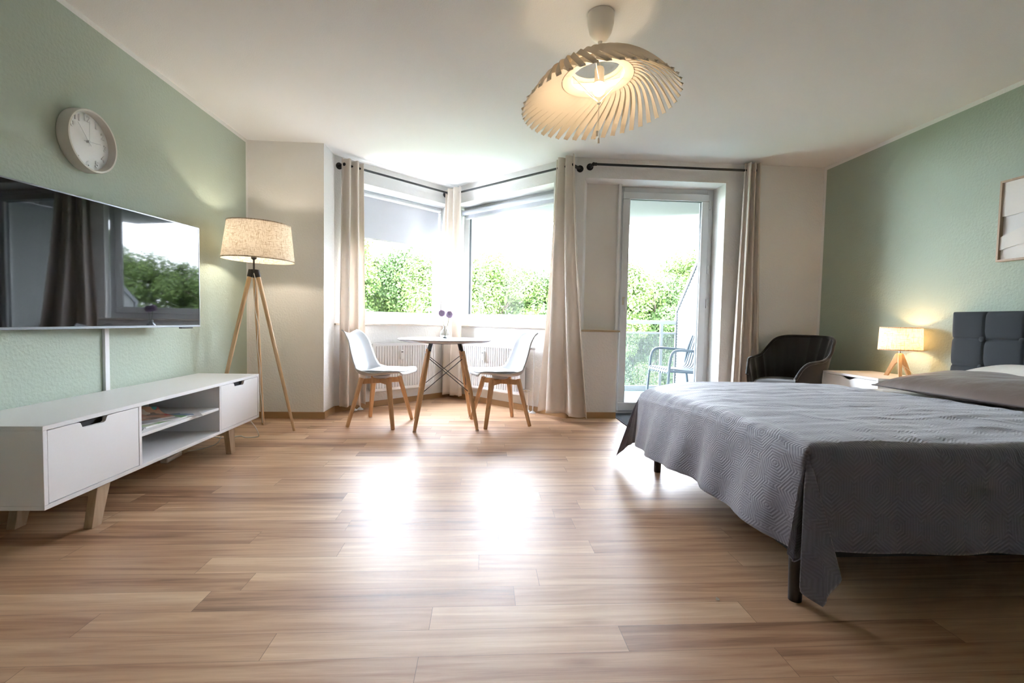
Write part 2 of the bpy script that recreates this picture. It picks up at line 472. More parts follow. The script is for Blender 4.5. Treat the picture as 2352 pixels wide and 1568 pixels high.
M['velvet'] = pmat('black_velvet', (.018, .016, .018), .8, sheen=.55, var=(5, .3))
M['mat'] = pmat('dark_door_mat', (.045, .05, .06), .9, bump=(300, .6, .004))
M['frameoak'] = wood_mat('oak_picture_frame', (.36, .25, .16), (.50, .37, .25), 'Z', .8)
M['paper'] = pmat('cream_art_paper', (.74, .71, .66), .9, bump=(200, .3, .002))
M['paper2'] = pmat('pale_art_paper', (.70, .69, .665), .9, bump=(200, .3, .002))
M['glassv'] = None
M['petal'] = pmat('lilac_petal', (.60, .47, .63), .8)
M['stem'] = pmat('green_stem', (.20, .26, .14), .6)
M['balfloor'] = pmat('turquoise_balcony_floor', (.12, .20, .215), .7, var=(3, .1))
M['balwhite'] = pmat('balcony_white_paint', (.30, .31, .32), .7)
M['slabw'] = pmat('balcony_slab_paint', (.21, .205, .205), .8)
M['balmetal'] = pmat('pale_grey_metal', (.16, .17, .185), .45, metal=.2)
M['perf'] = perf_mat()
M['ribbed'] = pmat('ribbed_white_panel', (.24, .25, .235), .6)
M['greyplastic'] = pmat('blue_grey_plastic', (.075, .098, .12), .5)
M['leaf1'] = leaf_mat('leaf_bright', (.05, .095, .02), (.13, .19, .045))
M['leaf2'] = leaf_mat('leaf_mid', (.04, .08, .022), (.10, .16, .05))
M['bark'] = pmat('bark', (.08, .06, .045), .9, bump=(30, .6, .02))
M['grass'] = pmat('grass_ground', (.06, .10, .03), .9, var=(.5, .3))
M['cord'] = pmat('white_cord', (.80, .79, .76), .5)

def vase_glass():
    m, t, b, out = nt('clear_vase_glass')
    b.inputs['Base Color'].default_value = (.86, .90, .93, 1)
    b.inputs['Roughness'].default_value = .02
    b.inputs['Transmission Weight'].default_value = 1
    b.inputs['IOR'].default_value = 1.35
    return m
M['glassv'] = vase_glass()

# ------------------------------------------------------------------ layout of the walls
H = 2.5
A = Vector((-1.449, 4.72)); B = Vector((-0.40, 5.74)); C = Vector((0.83, 4.51))
d1 = (B - A).normalized(); n1 = Vector((-d1.y, d1.x)); L1 = (B - A).length
d2 = (C - B).normalized(); n2 = Vector((-d2.y, d2.x)); L2 = (C - B).length
TH = .30
A_o = Vector((-1.449 - .21, 4.72 + .215 + .08)); A_o = A + n1 * TH
def isect(p, d, q, e):
    k = (q - p).cross(e) / d.cross(e) if False else ((q.x - p.x) * e.y - (q.y - p.y) * e.x) / (d.x * e.y - d.y * e.x)
    return p + d * k
B_o = isect(A + n1 * TH, d1, B + n2 * TH, d2)
C_o = isect(B + n2 * TH, d2, Vector((0, 4.51 + TH)), Vector((1, 0)))
ang1 = atan2(d1.y, d1.x); ang2 = atan2(d2.y, d2.x)
def P1(s, off): p = A + d1 * s + n1 * off; return (p.x, p.y)
def P2(s, off): p = B + d2 * s + n2 * off; return (p.x, p.y)
T2 = lambda v: (v.x, v.y)

# floor and ceiling follow the outer outline
out = [(-2.36, -1.85), (3.58, -1.85), (3.58, 4.81), T2(C_o), T2(B_o), T2(A_o), (-1.66, 4.66), (-2.36, 4.66)]
struct(MB().prism(out, -.14, 0).build('floor', M['floor'], smooth=0))
struct(MB().prism(out, H, H + .2).build('ceiling', M['ceiling'], smooth=0))

# plain walls
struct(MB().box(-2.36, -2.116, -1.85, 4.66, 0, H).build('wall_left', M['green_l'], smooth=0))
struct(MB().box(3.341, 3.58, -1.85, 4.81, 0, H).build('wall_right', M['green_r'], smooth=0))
struct(MB().box(-2.116, 3.341, -1.85, -1.6, 0, H).build('wall_rear', M['plaster'], smooth=0))
struct(MB().prism([(-2.116, 4.42), (-1.449, 4.42), T2(A), T2(A_o), (-1.66, 4.66), (-2.116, 4.66)], 0, H).build('wall_back_left', M['plaster'], smooth=0))

# bay wall 1 (left window) and 2 (right window): one mesh each with its opening
S10, S11 = .10, 1.54
S20, S21 = .0, 1.46
ZS, ZT = .86, 2.30
w = MB()
w.prism([P1(0, 0), T2(B), T2(B_o), T2(A_o)], 0, ZS)
w.prism([P1(0, 0), T2(B), T2(B_o), T2(A_o)], ZT, H)
w.prism([P1(0, 0), P1(.10, 0), P1(.03, TH), T2(A_o)], ZS, ZT)
w.prism([P1(L1 - .03, 0), T2(B), T2(B_o), P1(1.545, TH)], ZS, ZT)
struct(w.build('wall_bay_left', M['plaster'], smooth=0))
w = MB()
w.prism([T2(B), T2(C), T2(C_o), T2(B_o)], 0, ZS)
w.prism([T2(B), T2(C), T2(C_o), T2(B_o)], ZT, H)
w.prism([T2(B), P2(.03, 0), P2(-.05, TH), T2(B_o)], ZS, ZT)
w.prism([P2(1.53, 0), T2(C), T2(C_o), P2(1.53, TH)], ZS, ZT)
struct(w.build('wall_bay_right', M['plaster'], smooth=0))

# door wall
w = MB()
w.prism([T2(C), (.956, 4.51), (1.02, 4.70), (1.02, 4.81), T2(C_o)], 0, H)          # pier left of the niche
w.prism([(.956, 4.51), (1.318, 4.51), (1.318, 4.81), (1.02, 4.81), (1.02, 4.70)], 0, .845)  # parapet under the ledge
w.box(2.345, 3.341, 4.51, 4.81, 0, H)
w.prism([(.956, 4.51), (2.345, 4.51), (2.345, 4.81), (1.02, 4.81), (1.02, 4.70)], 2.314, H)
struct(w.build('wall_back_right', M['plaster'], smooth=0))
struct(MB().box(1.02, 1.345, 4.705, 4.78, .86, 2.314).build('trim_1', M['panelw'], bevel=.002))
struct(MB().box(1.335, 1.36, 4.66, 4.70, .862, 2.314).build('trim_2', M['smooth'], bevel=.002))
t_ = struct(MB().prism([(.945, 4.495), (1.338, 4.495), (1.338, 4.70), (1.02, 4.70)], .845, .862).build('trim_3', M['oakboard'], bevel=.003))

# skirting
def skirt(name, pts, inward):
    m = MB()
    for (a, b) in zip(pts[:-1], pts[1:]):
        a = Vector(a); b = Vector(b); d = (b - a).normalized(); n = Vector((d.y, -d.x)) * inward * .012
        m.prism([T2(a), T2(b), T2(b + n), T2(a + n)], .0, .06)
    return struct(m.build(name, M['base'], smooth=0))
skirt('baseboard_left', [(-2.116, -1.6), (-2.116, 4.42)], 1)
skirt('baseboard_back_left', [(-2.116, 4.42), (-1.437, 4.42)], 1)
skirt('baseboard_pier', [(-1.449, 4.41), (-1.449, 4.715)], 1)
skirt('baseboard_bay_left', [T2(A + d1 * .003), T2(B - d1 * .006)], 1)
skirt('baseboard_bay_right', [T2(B + d2 * .006), T2(C + d2 * .012)], 1)
skirt('baseboard_back_right', [(.835, 4.51), (1.318, 4.51)], 1)
skirt('baseboard_corner', [(2.345, 4.51), (3.341, 4.51)], 1)
skirt('baseboard_right', [(3.341, 4.51), (3.341, -1.6)], 1)

# ------------------------------------------------------------------ windows
def frame_ring(x0, x1, z0, z1, y0, y1, w, wb=None):
    m = MB(); wb = wb or w
    m.box(x0, x1, y0, y1, z0, z0 + wb); m.box(x0, x1, y0, y1, z1 - w, z1)
    m.box(x0, x0 + w, y0, y1, z0 + wb, z1 - w); m.box(x1 - w, x1, y0, y1, z0 + wb, z1 - w)
    return m
def window(name, origin, rz, x0, x1, handle_x, sill_x0, sill_x1):
    o = bpy.data.objects.new(name, None); COL.objects.link(o); o.location = (origin.x, origin.y, 0); o.rotation_euler = (0, 0, rz)
    struct(o)
    frame_ring(x0, x1, ZS + .02, ZT, .22, .29, .055, .07).build('window_frame', M['pvc'], o, bevel=.004)
    frame_ring(x0 + .045, x1 - .045, ZS + .075, ZT - .045, .20, .27, .065, .07).build('window_sash', M['pvc'], o, bevel=.006)
    frame_ring(x0 + .105, x1 - .105, ZS + .14, ZT - .105, .215, .245, .006).build('gasket', M['gasket'], o)
    MB().box(x0 + .108, x1 - .108, .226, .236, ZS + .143, ZT - .108).build('glass_pane', M['pane'], o, smooth=0)
    MB().prism([(sill_x0, -.025), (sill_x1, -.025), (x1 + .02, .22), (x0 - .02, .22)], ZS, ZS + .02).build('window_sill', M['marble'], o, bevel=.003)
    h = MB(); h.box(handle_x - .014, handle_x + .014, .19, .20, 1.42, 1.50); h.box(handle_x - .008, handle_x + .008, .155, .19, 1.455, 1.471)
    h.box(handle_x - .010, handle_x + .010, .15, .165, 1.34, 1.475)
    h.build('handle', M['pvc'], o, bevel=.003)
    return o
window('window_1', A, ang1, .07, 1.52, 1.44, .0, L1 - .005)
window('window_2', B, ang2, .0, 1.515, 1.43, .02, 1.60)

# balcony door
dr = bpy.data.objects.new('door_1', None); COL.objects.link(dr); dr.location = (1.35, 4.75, 0); struct(dr)
DX = .995
m = MB(); fw = .065
m.box(0, fw, 0, .07, 0, 2.312); m.box(DX - fw, DX, 0, .07, 0, 2.312); m.box(fw, DX - fw, 0, .07, 2.312 - fw, 2.312); m.box(fw, DX - fw, 0, .07, 0, .045)
m.build('door_frame', M['pvc'], dr, bevel=.004)
frame_ring(.050, DX - .050, .035, 2.312 - .05, -.018, .05, .074, .085).build('door_sash', M['pvc'], dr, bevel=.006)
frame_ring(.120, DX - .120, .115, 2.312 - .12, 0, .03, .007).build('gasket', M['gasket'], dr)
MB().box(.124, DX - .124, .010, .020, .119, 2.312 - .124).build('glass_pane', M['pane'], dr, smooth=0)
h = MB(); h.box(.068, .098, -.027, -.018, 1.12, 1.20); h.build('handle_plate', M['brass'], dr, bevel=.003)
h = MB(); h.box(.076, .092, -.065, -.027, 1.165, 1.181); h.box(.074, .094, -.075, -.06, 1.055, 1.185); h.build('handle', M['pvc'], dr, bevel=.003)
for hz in (.30, 1.15, 1.50, 2.15):
    MB().tube([(DX - .045, -.022, hz - .045), (DX - .045, -.022, hz + .045)], .009, 10).build('hinge', M['pvc'], dr)

# ------------------------------------------------------------------ roller blinds
bl = thing('roller_blind', 'white roller blind half lowered over the left bay window', 'blind', (A.x, A.y, 0), ang1)
MB().tube([(.09, .16, 2.24), (1.43, .16, 2.24)], .020, 16).build('roller', M['pvc'], bl)
MB().box(.10, 1.42, .176, .1785, 1.79, 2.24).build('fabric', M['blind'], bl, smooth=0)
MB().box(.10, 1.42, .171, .184, 1.778, 1.795).build('bottom_rail', M['pvc'], bl, bevel=.003)
for xa in (.08, 1.43): MB().box(xa, xa + .01, .14, .20, 2.21, 2.27).build('bracket', M['pvc'], bl)
m = MB(); m.tube([(1.455, .15, 2.24), (1.457, .15, 1.8), (1.456, .145, 1.36), (1.448, .14, 1.34), (1.44, .145, 1.36), (1.441, .15, 2.24)], .0018, 6)
m.build('pull_chain', M['pvc'], bl)
bl = thing('roller_blind', 'white roller blind rolled up at the top of the right bay window', 'blind', (B.x, B.y, 0), ang2)
MB().tube([(.06, .16, 2.225), (1.43, .16, 2.225)], .028, 18).build('roller', M['blind'], bl)
MB().box(.07, 1.42, .186, .196, 2.165, 2.225).build('fabric', M['blind'], bl)
MB().box(.07, 1.42, .183, .199, 2.150, 2.168).build('bottom_rail', M['pvc'], bl, bevel=.003)
for xa in (.05, 1.43): MB().box(xa, xa + .01, .13, .20, 2.19, 2.26).build('bracket', M['pvc'], bl)

# ------------------------------------------------------------------ curtain rods
def flange(m, p, n, r=.032):
    p = Vector(p); n = Vector(n)
    m.tube([p - n * .002, p - n * .012], r, 20); m.tube([p - n * .012, p - n * .03], r * .55, 16)
def v3(p, z): return Vector((p[0], p[1], z))
def rod(label, a_wall, a_n, a_rod, b_rod, b_wall, b_n, z):
    o = thing('curtain_rod', label, 'curtain rod', (0, 0, 0))
    R = .011
    MB().tube([v3(a_rod, z), v3(b_rod, z)], R, 14).build('pole', M['black'], o)
    for wq, nn, rq in ((a_wall, a_n, a_rod), (b_wall, b_n, b_rod)):
        m = MB(); flange(m, v3(wq, z), (nn[0], nn[1], 0)); m.build('wall_flange', M['black'], o)
        m = MB()
        ww = v3(wq, z) - Vector((nn[0], nn[1], 0)) * .012; rr = v3(rq, z)
        other = v3(b_rod, z) if rq is a_rod else v3(a_rod, z)
        inn = (other - rr).normalized() * .03
        m.tube([ww, ww.lerp(rr, .6), rr.lerp(ww, .12), rr + inn * .25, rr + inn], R * 1.35, 14)
        m.ball(rr, R * 1.6, 8)
        m.build('elbow', M['black'], o)
    return o
rod('black pipe curtain rod over the left bay window', P1(.045, 0), n1, P1(.055, -.09), P1(1.365, -.09), P1(1.375, 0), n1, 2.405)
rod('black pipe curtain rod over the right bay window', P2(.10, 0), n2, P2(.12, -.09), P2(1.80, -.09), (.905, 4.51), (0, 1), 2.392)
rod('black pipe curtain rod over the balcony door', (1.00, 4.51), (0, 1), (1.015, 4.42), (2.585, 4.42), (2.60, 4.51), (0, 1), 2.414)

# ------------------------------------------------------------------ curtains
def curtain(label, rodf, s_top, s_bot, ztop, zbot, folds, amp_top, amp_bot, seed, flare=0.0, off0=-.116, kw=1.0):
    rng = random.Random(seed)
    ph = rng.uniform(-.6, .6)
    wob = [rng.uniform(-1, 1) for _ in range(12)]
    def fn(u, v):
        # u across, v down
        z = ztop + (zbot - ztop) * v
        e = v ** 1.3
        a0 = s_top[0] + (s_bot[0] - s_top[0]) * e; a1 = s_top[1] + (s_bot[1] - s_top[1]) * e
        uu = u + .035 * sin(u * 9 + wob[0] * 3 + v * 1.2) * v
        s = a0 + (a1 - a0) * uu
        am = amp_top + (amp_bot - amp_top) * v
        t = 2 * pi * folds * u + ph * v + .35 * sin(v * 3 + wob[1] * 3)
        k = sin(t) + .22 * sin(2 * t + wob[2] * 3 + v) * v
        off = off0 + am * k * kw - .03 * v * flare
        s += am * .22 * cos(2 * t) * (.6 + .4 * v)
        if v > .93: z += .006 * sin(7 * u * pi + wob[3])
        x, y = rodf(s, off)
        return (x, y, z)
    m = MB(); m.grid(fn, 150, 60)
    o = m.build('curtain', M['curtain'], None, smooth=180, solid=.003, recalc=False)
    tag(o, label, 'curtain', None)
    return o
curtain('beige curtain hanging at the left end of the bay window, beside the pier', P1, (.015, .235), (-.01, .27), 2.455, .065, 2.6, .034, .046, 3)
curtain('beige curtain hanging in the corner between the two bay windows', P2, (.045, .31), (.00, .37), 2.445, .055, 2.7, .032, .046, 8)
curtain('beige curtain hanging at the right end of the bay, flaring out at the hem', P2, (1.63, 1.86), (1.50, 2.12), 2.47, .065, 2.7, .034, .060, 12, flare=1.2)
Pd = lambda s, off: (s, 4.51 + off)
curtain('beige curtain hanging to the right of the balcony door', Pd, (2.475, 2.62), (2.40, 2.70), 2.475, .05, 3.1, .032, .042, 21)

# ------------------------------------------------------------------ radiators
def radiator(label, org, rz, x0, x1):
    o = thing('radiator', label, 'radiator', (org.x, org.y, 0), rz)
    z0, z1 = .175, .675
    yf, yb = -.115, -.035
    n = int((x1 - x0) / .0333)
    prof = []
    pts = []
    for i in range(n):
        xa = x0 + .02 + (x1 - x0 - .04) * i / n; wdt = (x1 - x0 - .04) / n
        for (f, dd) in ((0, 0), (.18, 0), (.30, .008), (.70, .008), (.82, 0)):
            pts.append((xa + wdt * f, yf + dd))
    pts = [(x0, yf)] + pts + [(x1, yf), (x1, yf + .012), (x0, yf + .012)]
    m = MB(); m.prism(pts, z0 + .03, z1 - .03)
    m.box(x0, x1, yf - .001, yf + .013, z1 - .03, z1); m.box(x0, x1, yf - .001, yf + .013, z0, z0 + .03)
    m.build('panel', M['radi'], o, smooth=0)
    m = MB(); m.box(x0, x1, yf + .01, yb, z1 - .012, z1 - .004); m.box(x0, x0 + .008, yf + .01, yb, z0 + .02, z1 - .004); m.box(x1 - .008, x1, yf + .01, yb, z0 + .02, z1 - .004)
    m.box(x0 + .01, x1 - .01, yb - .012, yb, z0, z1 - .01)
    m.box(x0 + .15, x0 + .18, yb, -.002, z0 + .06, z1 - .08); m.box(x1 - .18, x1 - .15, yb, -.002, z0 + .06, z1 - .08)
    m.build('casing', M['radi'], o)
    dx = x0 + (x1 - x0) * .42
    m = MB(); m.box(dx - .018, dx + .018, yf - .026, yf, .50, .60); d = m.build('heat_meter', M['device'], o, bevel=.003)
    MB().box(dx - .012, dx + .010, yf - .0268, yf - .026, .575, .584).build('display', M['slot'], d, smooth=0)
    return o
radiator('white ribbed radiator under the left bay window', A, ang1, .36, 1.17)
radiator('white ribbed radiator under the right bay window', B, ang2, .34, 1.24)
def pipe_set(label, f, items, zs):
    o = thing('radiator_pipes', label, 'heating pipe', (0, 0, 0))
    for s, zt in zip(items, zs):
        p = f(s, -.045)
        MB().tube([(p[0], p[1], 0), (p[0], p[1], zt)], .0065, 10).build('pipe', M['radi'], o)
        MB().lathe([(.001, .024), (.012, .022), (.022, .012), (.034, .004), (.034, 0)], 20, (p[0], p[1], 0)).build('floor_rosette', M['radi'], o)
        q = f(s - .06, -.06)
        m = MB(); m.tube([(p[0], p[1], zt), (q[0], q[1], zt)], .013, 10); m.ball((p[0], p[1], zt), .014, 8)
        m.tube([(p[0], p[1], zt), (p[0] - n2.x * .03, p[1] - n2.y * .03, zt)], .011, 10)
        m.build('valve', M['chrome'], o)
    return o
pipe_set('two thin white heating pipes with metal valves right of the right radiator', P2, (1.30, 1.36), (.225, .655))
pipe_set('two thin white heating pipes half hidden behind the left curtain', P1, (.19, .26), (.22, .60))

# ------------------------------------------------------------------ media cabinet
cb = thing('tv_cabinet', 'low white lacquered cabinet on pale wooden legs under the television', 'cabinet', (-1.875, 2.7425, 0))
X0, X1, Y0, Y1, Z0, Z1 = -.215, .22, -.8675, .8675, .18, .505
def cbx(name, mat, *a, p=cb, bevel=.0015): return MB().box(*a).build(name, mat, p, bevel=bevel)
t = .018
cbx('top_panel', M['white_lac'], X0, X1, Y0, Y1, Z1 - t, Z1)
cbx('bottom_panel', M['white_lac'], X0, X1, Y0, Y1, Z0, Z0 + t)
cbx('side_panel', M['white_lac'], X0, X1, Y0, Y0 + t, Z0 + t, Z1 - t)
cbx('side_panel', M['white_lac'], X0, X1, Y1 - t, Y1, Z0 + t, Z1 - t)
ya, yb2 = 2.386 - 2.7425, 3.088 - 2.7425
cbx('divider', M['white_lac'], X0, X1, ya - t / 2, ya + t / 2, Z0 + t, Z1 - t)
cbx('divider', M['white_lac'], X0, X1, yb2 - t / 2, yb2 + t / 2, Z0 + t, Z1 - t)
cbx('shelf', M['white_lac2'], X0, X1 - .004, ya + t / 2, yb2 - t / 2, .334, .350)
cbx('back_panel', M['white_lac2'], X0, X0 + .006, Y0 + t, Y1 - t, Z0 + t, Z1 - t)
def cab_door(ya_, yb_, c, wd):
    dz0, dz1 = Z0 + t + .003, Z1 - t - .003
    r = .026
    ys = [(ya_, dz0), (yb_, dz0), (yb_, dz1), (c + wd / 2 + .004, dz1), (c + wd / 2 - .004, dz1 - .004), (c + wd / 2 - .012, dz1 - r + .005), (c + wd / 2 - .022, dz1 - r),
          (c - wd / 2 + .022, dz1 - r), (c - wd / 2 + .012, dz1 - r + .005), (c - wd / 2 + .004, dz1 - .004), (c - wd / 2 - .004, dz1), (ya_, dz1)]
    d = MB().prism(ys, X1 - .017, X1 - .001, 'x').build('door', M['white_lac'], cb, bevel=.001)
    MB().box(X1 - .05, X1 - .03, c - wd / 2 - .005, c + wd / 2 + .005, dz1 - r - .006, dz1 + .002).build('grip_shade', M['slot'], d)  # dark block standing in for the shade inside the grip notch
cab_door(Y0 + t + .003, ya - t / 2 - .003, 2.115 - 2.7425, .145)
cab_door(yb2 + t / 2 + .003, Y1 - t - .003, 3.325 - 2.7425, .145)
for (lx, sx) in ((.20, 1), (-.115, -1)):
    for (ly, sy) in ((2.115 - 2.7425, 1), (3.255 - 2.7425, -1)):
        m = MB()
        top = Vector((lx - .018, ly + (.045 if sy > 0 else -.045) + (0.03 if sy > 0 else .0), Z0)); bot = Vector((lx - .018, ly + .025, 0))
        xs = (lx - .036, lx)
        yb0, yb1 = ly, ly + .052
        yt0, yt1 = (ly + .035 * sy, ly + .035 * sy + .075)
        vs = [(xs[0], yb0, 0), (xs[1], yb0, 0), (xs[1], yb1, 0), (xs[0], yb1, 0), (xs[0], yt0, Z0), (xs[1], yt0, Z0), (xs[1], yt1, Z0), (xs[0], yt1, Z0)]
        m.add(vs, [(0, 3, 2, 1), (4, 5, 6, 7), (0, 1, 5, 4), (1, 2, 6, 5), (2, 3, 7, 6), (3, 0, 4, 7)])
        m.build('leg', M['ash'], cb, bevel=.002)
for ly in (2.18 - 2.7425, 3.27 - 2.7425):
    MB().box(-.115, .164, ly - .012, ly + .012, Z0 - .055, Z0).build('cross_rail', M['ash'], cb, bevel=.001)

# magazines on the shelf
def mag(label, cx, cy, z, wd, ln, th, rz, mat, page, curl=0):
    o = thing('magazine', label, 'magazine', (cx, cy, z), rz, None)
    def sheet(z0, z1):
        def f(u, v, zz):
            x = (u - .5) * wd; y = (v - .5) * ln
            c = curl * max(0, (1 - u) - .55) ** 2 * 2.5 * (1 - v * .6) if curl else 0
            return (x, y, zz + c)
        m = MB(); nu, nv = 16, 16
        vs = [f(i / 15, j / 15, z0) for j in range(16) for i in range(16)] + [f(i / 15, j / 15, z1) for j in range(16) for i in range(16)]
        fs = []
        for j in range(15):
            for i in range(15):
                a = j * 16 + i
                fs.append((a, a + 16, a + 17, a + 1)); b_ = a + 256
                fs.append((b_, b_ + 1, b_ + 17, b_ + 16))
        for i in range(15):
            for a, b_ in ((i, i + 1), (240 + i + 1, 240 + i), (i * 16 + 16, i * 16), (i * 16 + 15, i * 16 + 31)):
                fs.append((a, b_, b_ + 256, a + 256))
        return m.add(vs, fs)
    sheet(0, th * .8).build('pages', page, o, smooth=30)
    sheet(th * .8 + .0002, th).build('cover', mat, o, smooth=30)
    return o
def cover_mat(name, base, cols, sc=9):
    m, t, b, out = nt(name)
    tc = N(t, 'ShaderNodeTexCoord')
    v = N(t, 'ShaderNodeTexVoronoi'); v.inputs['Scale'].default_value = sc; v.distance = 'CHEBYCHEV'; t.links.new(tc.outputs['Object'], v.inputs['Vector'])
    r = N(t, 'ShaderNodeValToRGB'); r.color_ramp.interpolation = 'CONSTANT'
    e = r.color_ramp.elements; e[0].color = (*base, 1); e[1].position = .45; e[1].color = (*cols[0], 1)
    for i, c in enumerate(cols[1:]):
        q = e.new(.6 + .12 * i); q.color = (*c, 1)
    sx = N(t, 'ShaderNodeSeparateXYZ'); t.links.new(v.outputs['Color'], sx.inputs[0]); t.links.new(sx.outputs[0], r.inputs[0])
    t.links.new(r.outputs[0], b.inputs['Base Color']); b.inputs['Roughness'].default_value = .3
    return m
pg = pmat('magazine_pages', (.72, .71, .70), .7)
mag('green and white magazine at the bottom of the stack on the cabinet shelf', -1.80, 2.66, .350, .21, .29, .009, radians(-6), cover_mat('cover_green', (.16, .36, .08), [(.20, .42, .10), (.55, .60, .5)]), pg)
mag('grey magazine with a round picture lying on the green one', -1.83, 2.62, .3595, .22, .30, .007, radians(-24), cover_mat('cover_grey', (.42, .40, .42), [(.55, .53, .54), (.25, .35, .42), (.3, .16, .1)]), pg)
mag('magazine with a curled orange and teal cover on top of the stack', -1.87, 2.66, .367, .21, .29, .005, radians(-35), cover_mat('cover_orange', (.50, .27, .16), [(.55, .45, .36), (.06, .30, .30), (.55, .05, .06), (.15, .11, .08)], 22), pg, curl=.14)
mag('pale brochure fanned out to the right of the magazine stack', -1.76, 2.82, .350, .15, .24, .003, radians(-52), cover_mat('cover_pale', (.62, .60, .60), [(.60, .58, .56), (.42, .30, .22), (.15, .22, .32)]), pg)
o = MB().ball((0, 0, .012), .022, 10, 1, 1.7, .55).build('remote_control', M['blacksoft'])
o.location = (-1.70, 2.424, .350); tag(o, 'small black remote at the left end of the cabinet shelf', 'remote control')

# cable duct
o = MB().box(-2.116, -2.100, 2.765, 2.797, .06, .87).build('cable_duct', M['white_lac'], bevel=.002)
tag(o, 'vertical white cable duct on the green wall below the television', 'cable duct')

# ------------------------------------------------------------------ television
tvdir = Vector((-.1386, -.9903)).normalized()
ang_tv = atan2(.9903, .1386)
tv = thing('television', 'large black flat television on a swivel arm on the green wall', 'television', (-1.907, 3.317, 1.186), ang_tv)
# local x runs from the right screen edge (0) to the left (-L); y+ points to the wall
TL = 1.19
MB().box(-TL, 0, .004, .030, -.330, .330).build('housing', M['blacksoft'], tv, bevel=.004)
MB().box(-TL + .006, -.006, -.001, .004, -.318, .324).build('screen', M['tvscreen'], tv, smooth=0)
m = MB(); m.box(-TL, 0, -.003, .012, .324, .331); m.box(-TL, 0, -.003, .012, -.331, -.318); m.box(-.006, 0, -.003, .012, -.318, .324); m.box(-TL, -TL + .006, -.003, .012, -.318, .324)
m.build('rim', M['tvrim'], tv, bevel=.001)
MB().box(-.16, -.06, .000, .02, -.340, -.331).build('sensor', M['blacksoft'], tv, bevel=.003)
m = MB(); m.box(-.75, -.45, .030, .045, -.15, .15); m.build('mount_plate', M['black'], tv)
m = MB(); m.bar((-.6, .045, 0), (-.50, .10, 0), .03, .05); m.build('mount_arm', M['black'], tv)

# ------------------------------------------------------------------ clock
ck = thing('wall_clock', 'round white wall clock with raised numerals and a grey rim on the green wall', 'clock', (-2.116, 2.665, 1.838), 0)
# axis +x out of the wall ; built in local frame with disc normal +z then rotated
RM = Matrix(((0, 0, 1, 0), (1, 0, 0, 0), (0, 1, 0, 0), (0, 0, 0, 1)))   # local (a,b,c)->(c,a,b)
def ck_l(m): m.M = RM; return m
R0 = .160
m = ck_l(MB()); m.lathe([(R0 - .02, .001), (R0, .002), (R0, .052), (R0 - .003, .058), (R0 - .012, .058), (R0 - .014, .052), (R0 - .016, .022), (R0 - .02, .001)], 72)
m.build('rim', M['clockring'], ck, smooth=30)
m = ck_l(MB()); m.lathe([(.0001, .020), (R0 - .015, .020), (R0 - .015, .016), (.0001, .016)], 64); m.build('face', M['clockface'], ck)
m = ck_l(MB()); m.lathe([(.0001, .049), (R0 - .013, .049), (R0 - .013, .046), (.0001, .046)], 64); m.build('glass', M['clockglass'], ck)
def text_mesh(s, size, ext):
    c = bpy.data.curves.new('numeral', 'FONT'); c.body = s; c.size = size; c.extrude = ext; c.align_x = 'CENTER'; c.align_y = 'CENTER'; c.offset = .0012
    tmp = bpy.data.objects.new('tmp', c); COL.objects.link(tmp)
    dg = bpy.context.evaluated_depsgraph_get(); dg.update()
    me = bpy.data.meshes.new_from_object(tmp.evaluated_get(dg))
    bpy.data.objects.remove(tmp); return me
for i in range(1, 13):
    me = text_mesh(str(i), .046, .003)
    a = radians(90 - 30 * i); rr = .118
    me.transform(Matrix.Translation((cos(a) * rr, sin(a) * rr, .023)))
    me.transform(RM)
    me.materials.clear(); me.materials.append(M['clockface'])
    o = bpy.data.objects.new('numeral', me); COL.objects.link(o); o.parent = ck
def hand(name, deg, ln, w_, z):
    a = radians(90 - deg); m = ck_l(MB())
    dx, dy = cos(a), sin(a)
    m.bar((-dx * .025, -dy * .025, z), (dx * ln, dy * ln, z), w_, .001, (0, 0, 1), w_ * .5)
    m.build(name, M['silver'], ck)
hand('hour_hand', 82, .085, .004, .027); hand('minute_hand', 320, .100, .0035, .030); hand('second_hand', 3, .11, .0014, .033)
m = ck_l(MB()); m.lathe([(.0001, .036), (.006, .036), (.006, .020)], 16); m.build('hub', M['silver'], ck)

# ------------------------------------------------------------------ floor lamp
fl = thing('floor_lamp', 'tripod floor lamp with wooden legs and a linen drum shade in the left corner', 'lamp', (-1.80, 3.85, 0))
hub = Vector((0, 0, 1.285))
feet = [Vector((.275, .085, 0)), Vector((-.07, .30, 0)), Vector((-.245, -.16, 0))]
for f in feet:
    m = MB(); a = hub + Vector((f.x, f.y, 0)).normalized() * .022
    m.tube([f, f.lerp(a, .5), a], [.0105, .015, .0165], 16); m.build('leg', M['pine'], fl)
    m = MB(); dd = (f - a).normalized(); m.tube([a + dd * .045, a - dd * .012], [.0185, .0185], 16); m.build('leg_socket', M['black'], fl)
m = MB(); m.tube([(0, 0, 1.26), (0, 0, 1.30)], .026, 20); m.build('hub', M['black'], fl)
m = MB(); m.tube([(0, 0, 1.30), (0, 0, 1.38)], .007, 12); m.lathe([(.007, 1.375), (.020, 1.385), (.022, 1.44), (.017, 1.455), (.0001, 1.455)], 18); m.build('stem', M['black'], fl)
